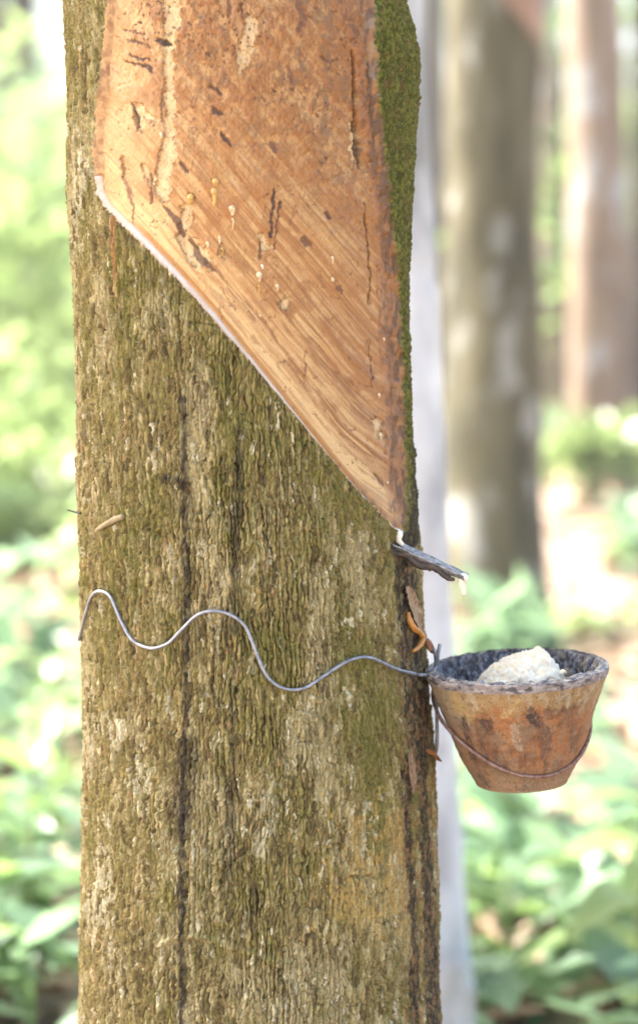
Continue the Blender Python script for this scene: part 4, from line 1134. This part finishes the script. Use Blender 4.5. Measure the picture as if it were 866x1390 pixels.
# shrubs farther back
def shrub(name, label, px, y, w, h, mat, n, seed, leaf=0.12, group='bushes behind the rubber trees', z0=0.0):
    rng = np.random.default_rng(seed)
    x = (px - CX) / F * y
    root = empty(name, (x, y, 0.0), label, 'bush', group)
    J = Join()
    for k in range(5):
        a = rng.random() * 6.28
        e = np.array((x + math.cos(a) * w * 0.3, y + math.sin(a) * w * 0.3, h * (0.55 + 0.3 * rng.random())))
        J.add(*tube_geo(smooth_path([np.array((x, y, -0.05)), np.array((x, y, 0.3 * h)) + rng.normal(size=3) * 0.05, e], 4), np.linspace(0.018, 0.005, 9), 6))
    J.build('stem', M_STEM, root)
    V, T = leaf_cloud((x, y, z0 + h * 0.52), (w * 0.5, w * 0.5, h * 0.5), n, leaf, rng, 0.8, 0.1)
    V[:, 2] = np.maximum(V[:, 2], 0.01 + 0.02 * rng.random(len(V)))
    mesh_obj('foliage', V, None, mat, root, tris=T, smooth=False)

shrub('bush', 'tall yellow green bush left of the tapped trunk', 10, 9.0, 1.6, 1.75, M_LEAFY, 2600, 301)
shrub('bush', 'low loose yellow green bush before the tall yellow green bush', 70, 7.0, 1.1, 0.60, M_LEAFY, 800, 302)
shrub('bush', 'cool green bush far left beyond the tall yellow green bush', -60, 11.5, 1.8, 2.1, M_LEAFB, 2600, 303)
shrub('bush', 'wide pale green bush behind the tapped trunk', 190, 12.5, 2.2, 1.9, M_LEAFY, 2600, 304)
shrub('bush', 'bright green bush right of the pinkish brown trunk', 890, 12.0, 1.3, 2.6, M_LEAF, 2200, 306)
shrub('bush', 'yellow green bush between the white and the olive trunk', 610, 16.0, 1.4, 2.0, M_LEAFY, 1800, 307)
shrub('bush', 'green bush between the olive and the pinkish brown trunk', 755, 17.0, 1.3, 2.6, M_LEAF, 1800, 308)
shrub('bush', 'small cool green bush at the foot of the olive trunk', 690, 5.0, 0.34, 0.13, M_LEAFB, 160, 309, 0.11)
shrub('bush', 'pale bush before the far wood beside the broad dark trunk', 80, 19.0, 1.6, 3.6, M_LEAFB, 2600, 311)
shrub('bush', 'hazy green bush before the far wood behind the white trunk', 560, 22.0, 1.8, 4.2, M_LEAFB, 2600, 312)
shrub('bush', 'light green sapling clump beside the grey trunk', 797, 8.6, 0.30, 0.52, M_LEAFY, 200, 310, 0.13)

# distant wood beyond the plantation: one mass of foliage and trunks
def far_wood():
    rng = np.random.default_rng(9)
    J = Join()
    for k in range(60):
        y = rng.uniform(20, 46); x = rng.uniform(-0.42, 0.42) * y
        V, T = leaf_cloud((x, y, rng.uniform(0.6, 3.4)), (1.5, 1.5, 1.2), 420, 0.26, rng, 0.8, 0.1)
        V[:, 2] = np.maximum(V[:, 2], 0.02)
        J.add(V, None, T)
    o = J.build('far_wood', M_LEAFY, None, smooth=False)
    tag(o, 'blurred sunlit foliage of the far wood', 'wood', kind='stuff')
far_wood()

# leaf litter and low ground cover: nobody could count these
def litter():
    rng = np.random.default_rng(12)
    n = 17000
    y = 0.6 + 12.4 * rng.random(n) ** 1.2; x = rng.uniform(-0.42, 0.42, n) * (y + 3.0)
    z = ground_h(x, y) + 0.012 + 0.01 * rng.random(n)
    a = rng.random(n) * 6.283
    d = np.stack([np.cos(a), np.sin(a), rng.normal(size=n) * 0.25], -1); w = np.stack([-np.sin(a), np.cos(a), rng.normal(size=n) * 0.25], -1)
    L = rng.uniform(0.05, 0.13, n)[:, None]
    p = np.stack([x, y, z], -1)
    V = np.stack([p, p + d * L * .5 + w * L * .22 + (0, 0, .012), p + d * L, p + d * L * .5 - w * L * .22 + (0, 0, .012)], 1).reshape(-1, 3)
    k = np.arange(n)[:, None] * 4
    T = np.concatenate([k + np.array((0, 1, 2)), k + np.array((0, 2, 3))], 0)
    tag(mesh_obj('leaf_litter', V, None, M_LITTER, tris=T, smooth=False), 'fallen brown leaves covering the forest floor', 'leaf litter', kind='stuff')

def cover():
    rng = np.random.default_rng(14)
    n = 15000
    y = rng.uniform(2.4, 14, n); x = rng.uniform(-0.45, 0.45, n) * (y + 1.5)
    dens = fbm(x * 1.3 + 20, y * 1.3 + 20, 15, 3) + 0.10 * (x < 0) - 0.16 * ((x > 0.03 * y) & (y > 4.0) & (y < 9.5)) + 0.08 * (y < 3.6)
    keep = dens > 0.50
    x, y = x[keep], y[keep]; n = len(x)
    z = ground_h(x, y) + rng.uniform(0.01, 0.14, n)
    a = rng.random(n) * 6.283; t = rng.uniform(-0.2, 0.9, n)
    d = np.stack([np.cos(a) * np.cos(t), np.sin(a) * np.cos(t), np.sin(t)], -1); w = np.stack([-np.sin(a), np.cos(a), rng.normal(size=n) * 0.3], -1)
    L = rng.uniform(0.06, 0.16, n)[:, None]
    p = np.stack([x, y, z], -1)
    V = np.stack([p, p + d * L * .5 + w * L * .24, p + d * L - np.array((0, 0, .02)), p + d * L * .5 - w * L * .24], 1).reshape(-1, 3)
    k = np.arange(n)[:, None] * 4
    T = np.concatenate([k + np.array((0, 1, 2)), k + np.array((0, 2, 3))], 0)
    tag(mesh_obj('ground_cover', V, None, M_LEAFB, tris=T, smooth=False), 'low green ground cover on the forest floor', 'ground cover', kind='stuff')
litter()
cover()

# ================================================================== ADDED HAZE
def haze():  # thin volume added to imitate the overexposed, flared wash of the background
    x, y0, y1, z0, z1 = 960.0, -950.0, 960.0, -1.2, 7.5
    V = [(sx * x, yy, zz) for zz in (z0, z1) for yy in (y0, y1) for sx in (-1, 1)]
    Q = [(0, 2, 3, 1), (4, 5, 7, 6), (0, 1, 5, 4), (2, 6, 7, 3), (0, 4, 6, 2), (1, 3, 7, 5)]
    m = bpy.data.materials.new('wash_haze'); m.use_nodes = True
    nt = m.node_tree
    nt.nodes.remove(nt.nodes['Principled BSDF'])
    v = nt.nodes.new('ShaderNodeVolumePrincipled')
    v.inputs['Color'].default_value = (0.96, 0.98, 0.96, 1)
    v.inputs['Density'].default_value = 0.0035
    v.inputs['Anisotropy'].default_value = 0.3
    nt.links.new(v.outputs[0], nt.nodes['Material Output'].inputs['Volume'])
    o = mesh_obj('haze', V, Q, m, smooth=False)
    tag(o, 'pale haze added to wash out the background', 'haze', kind='stuff')
haze()
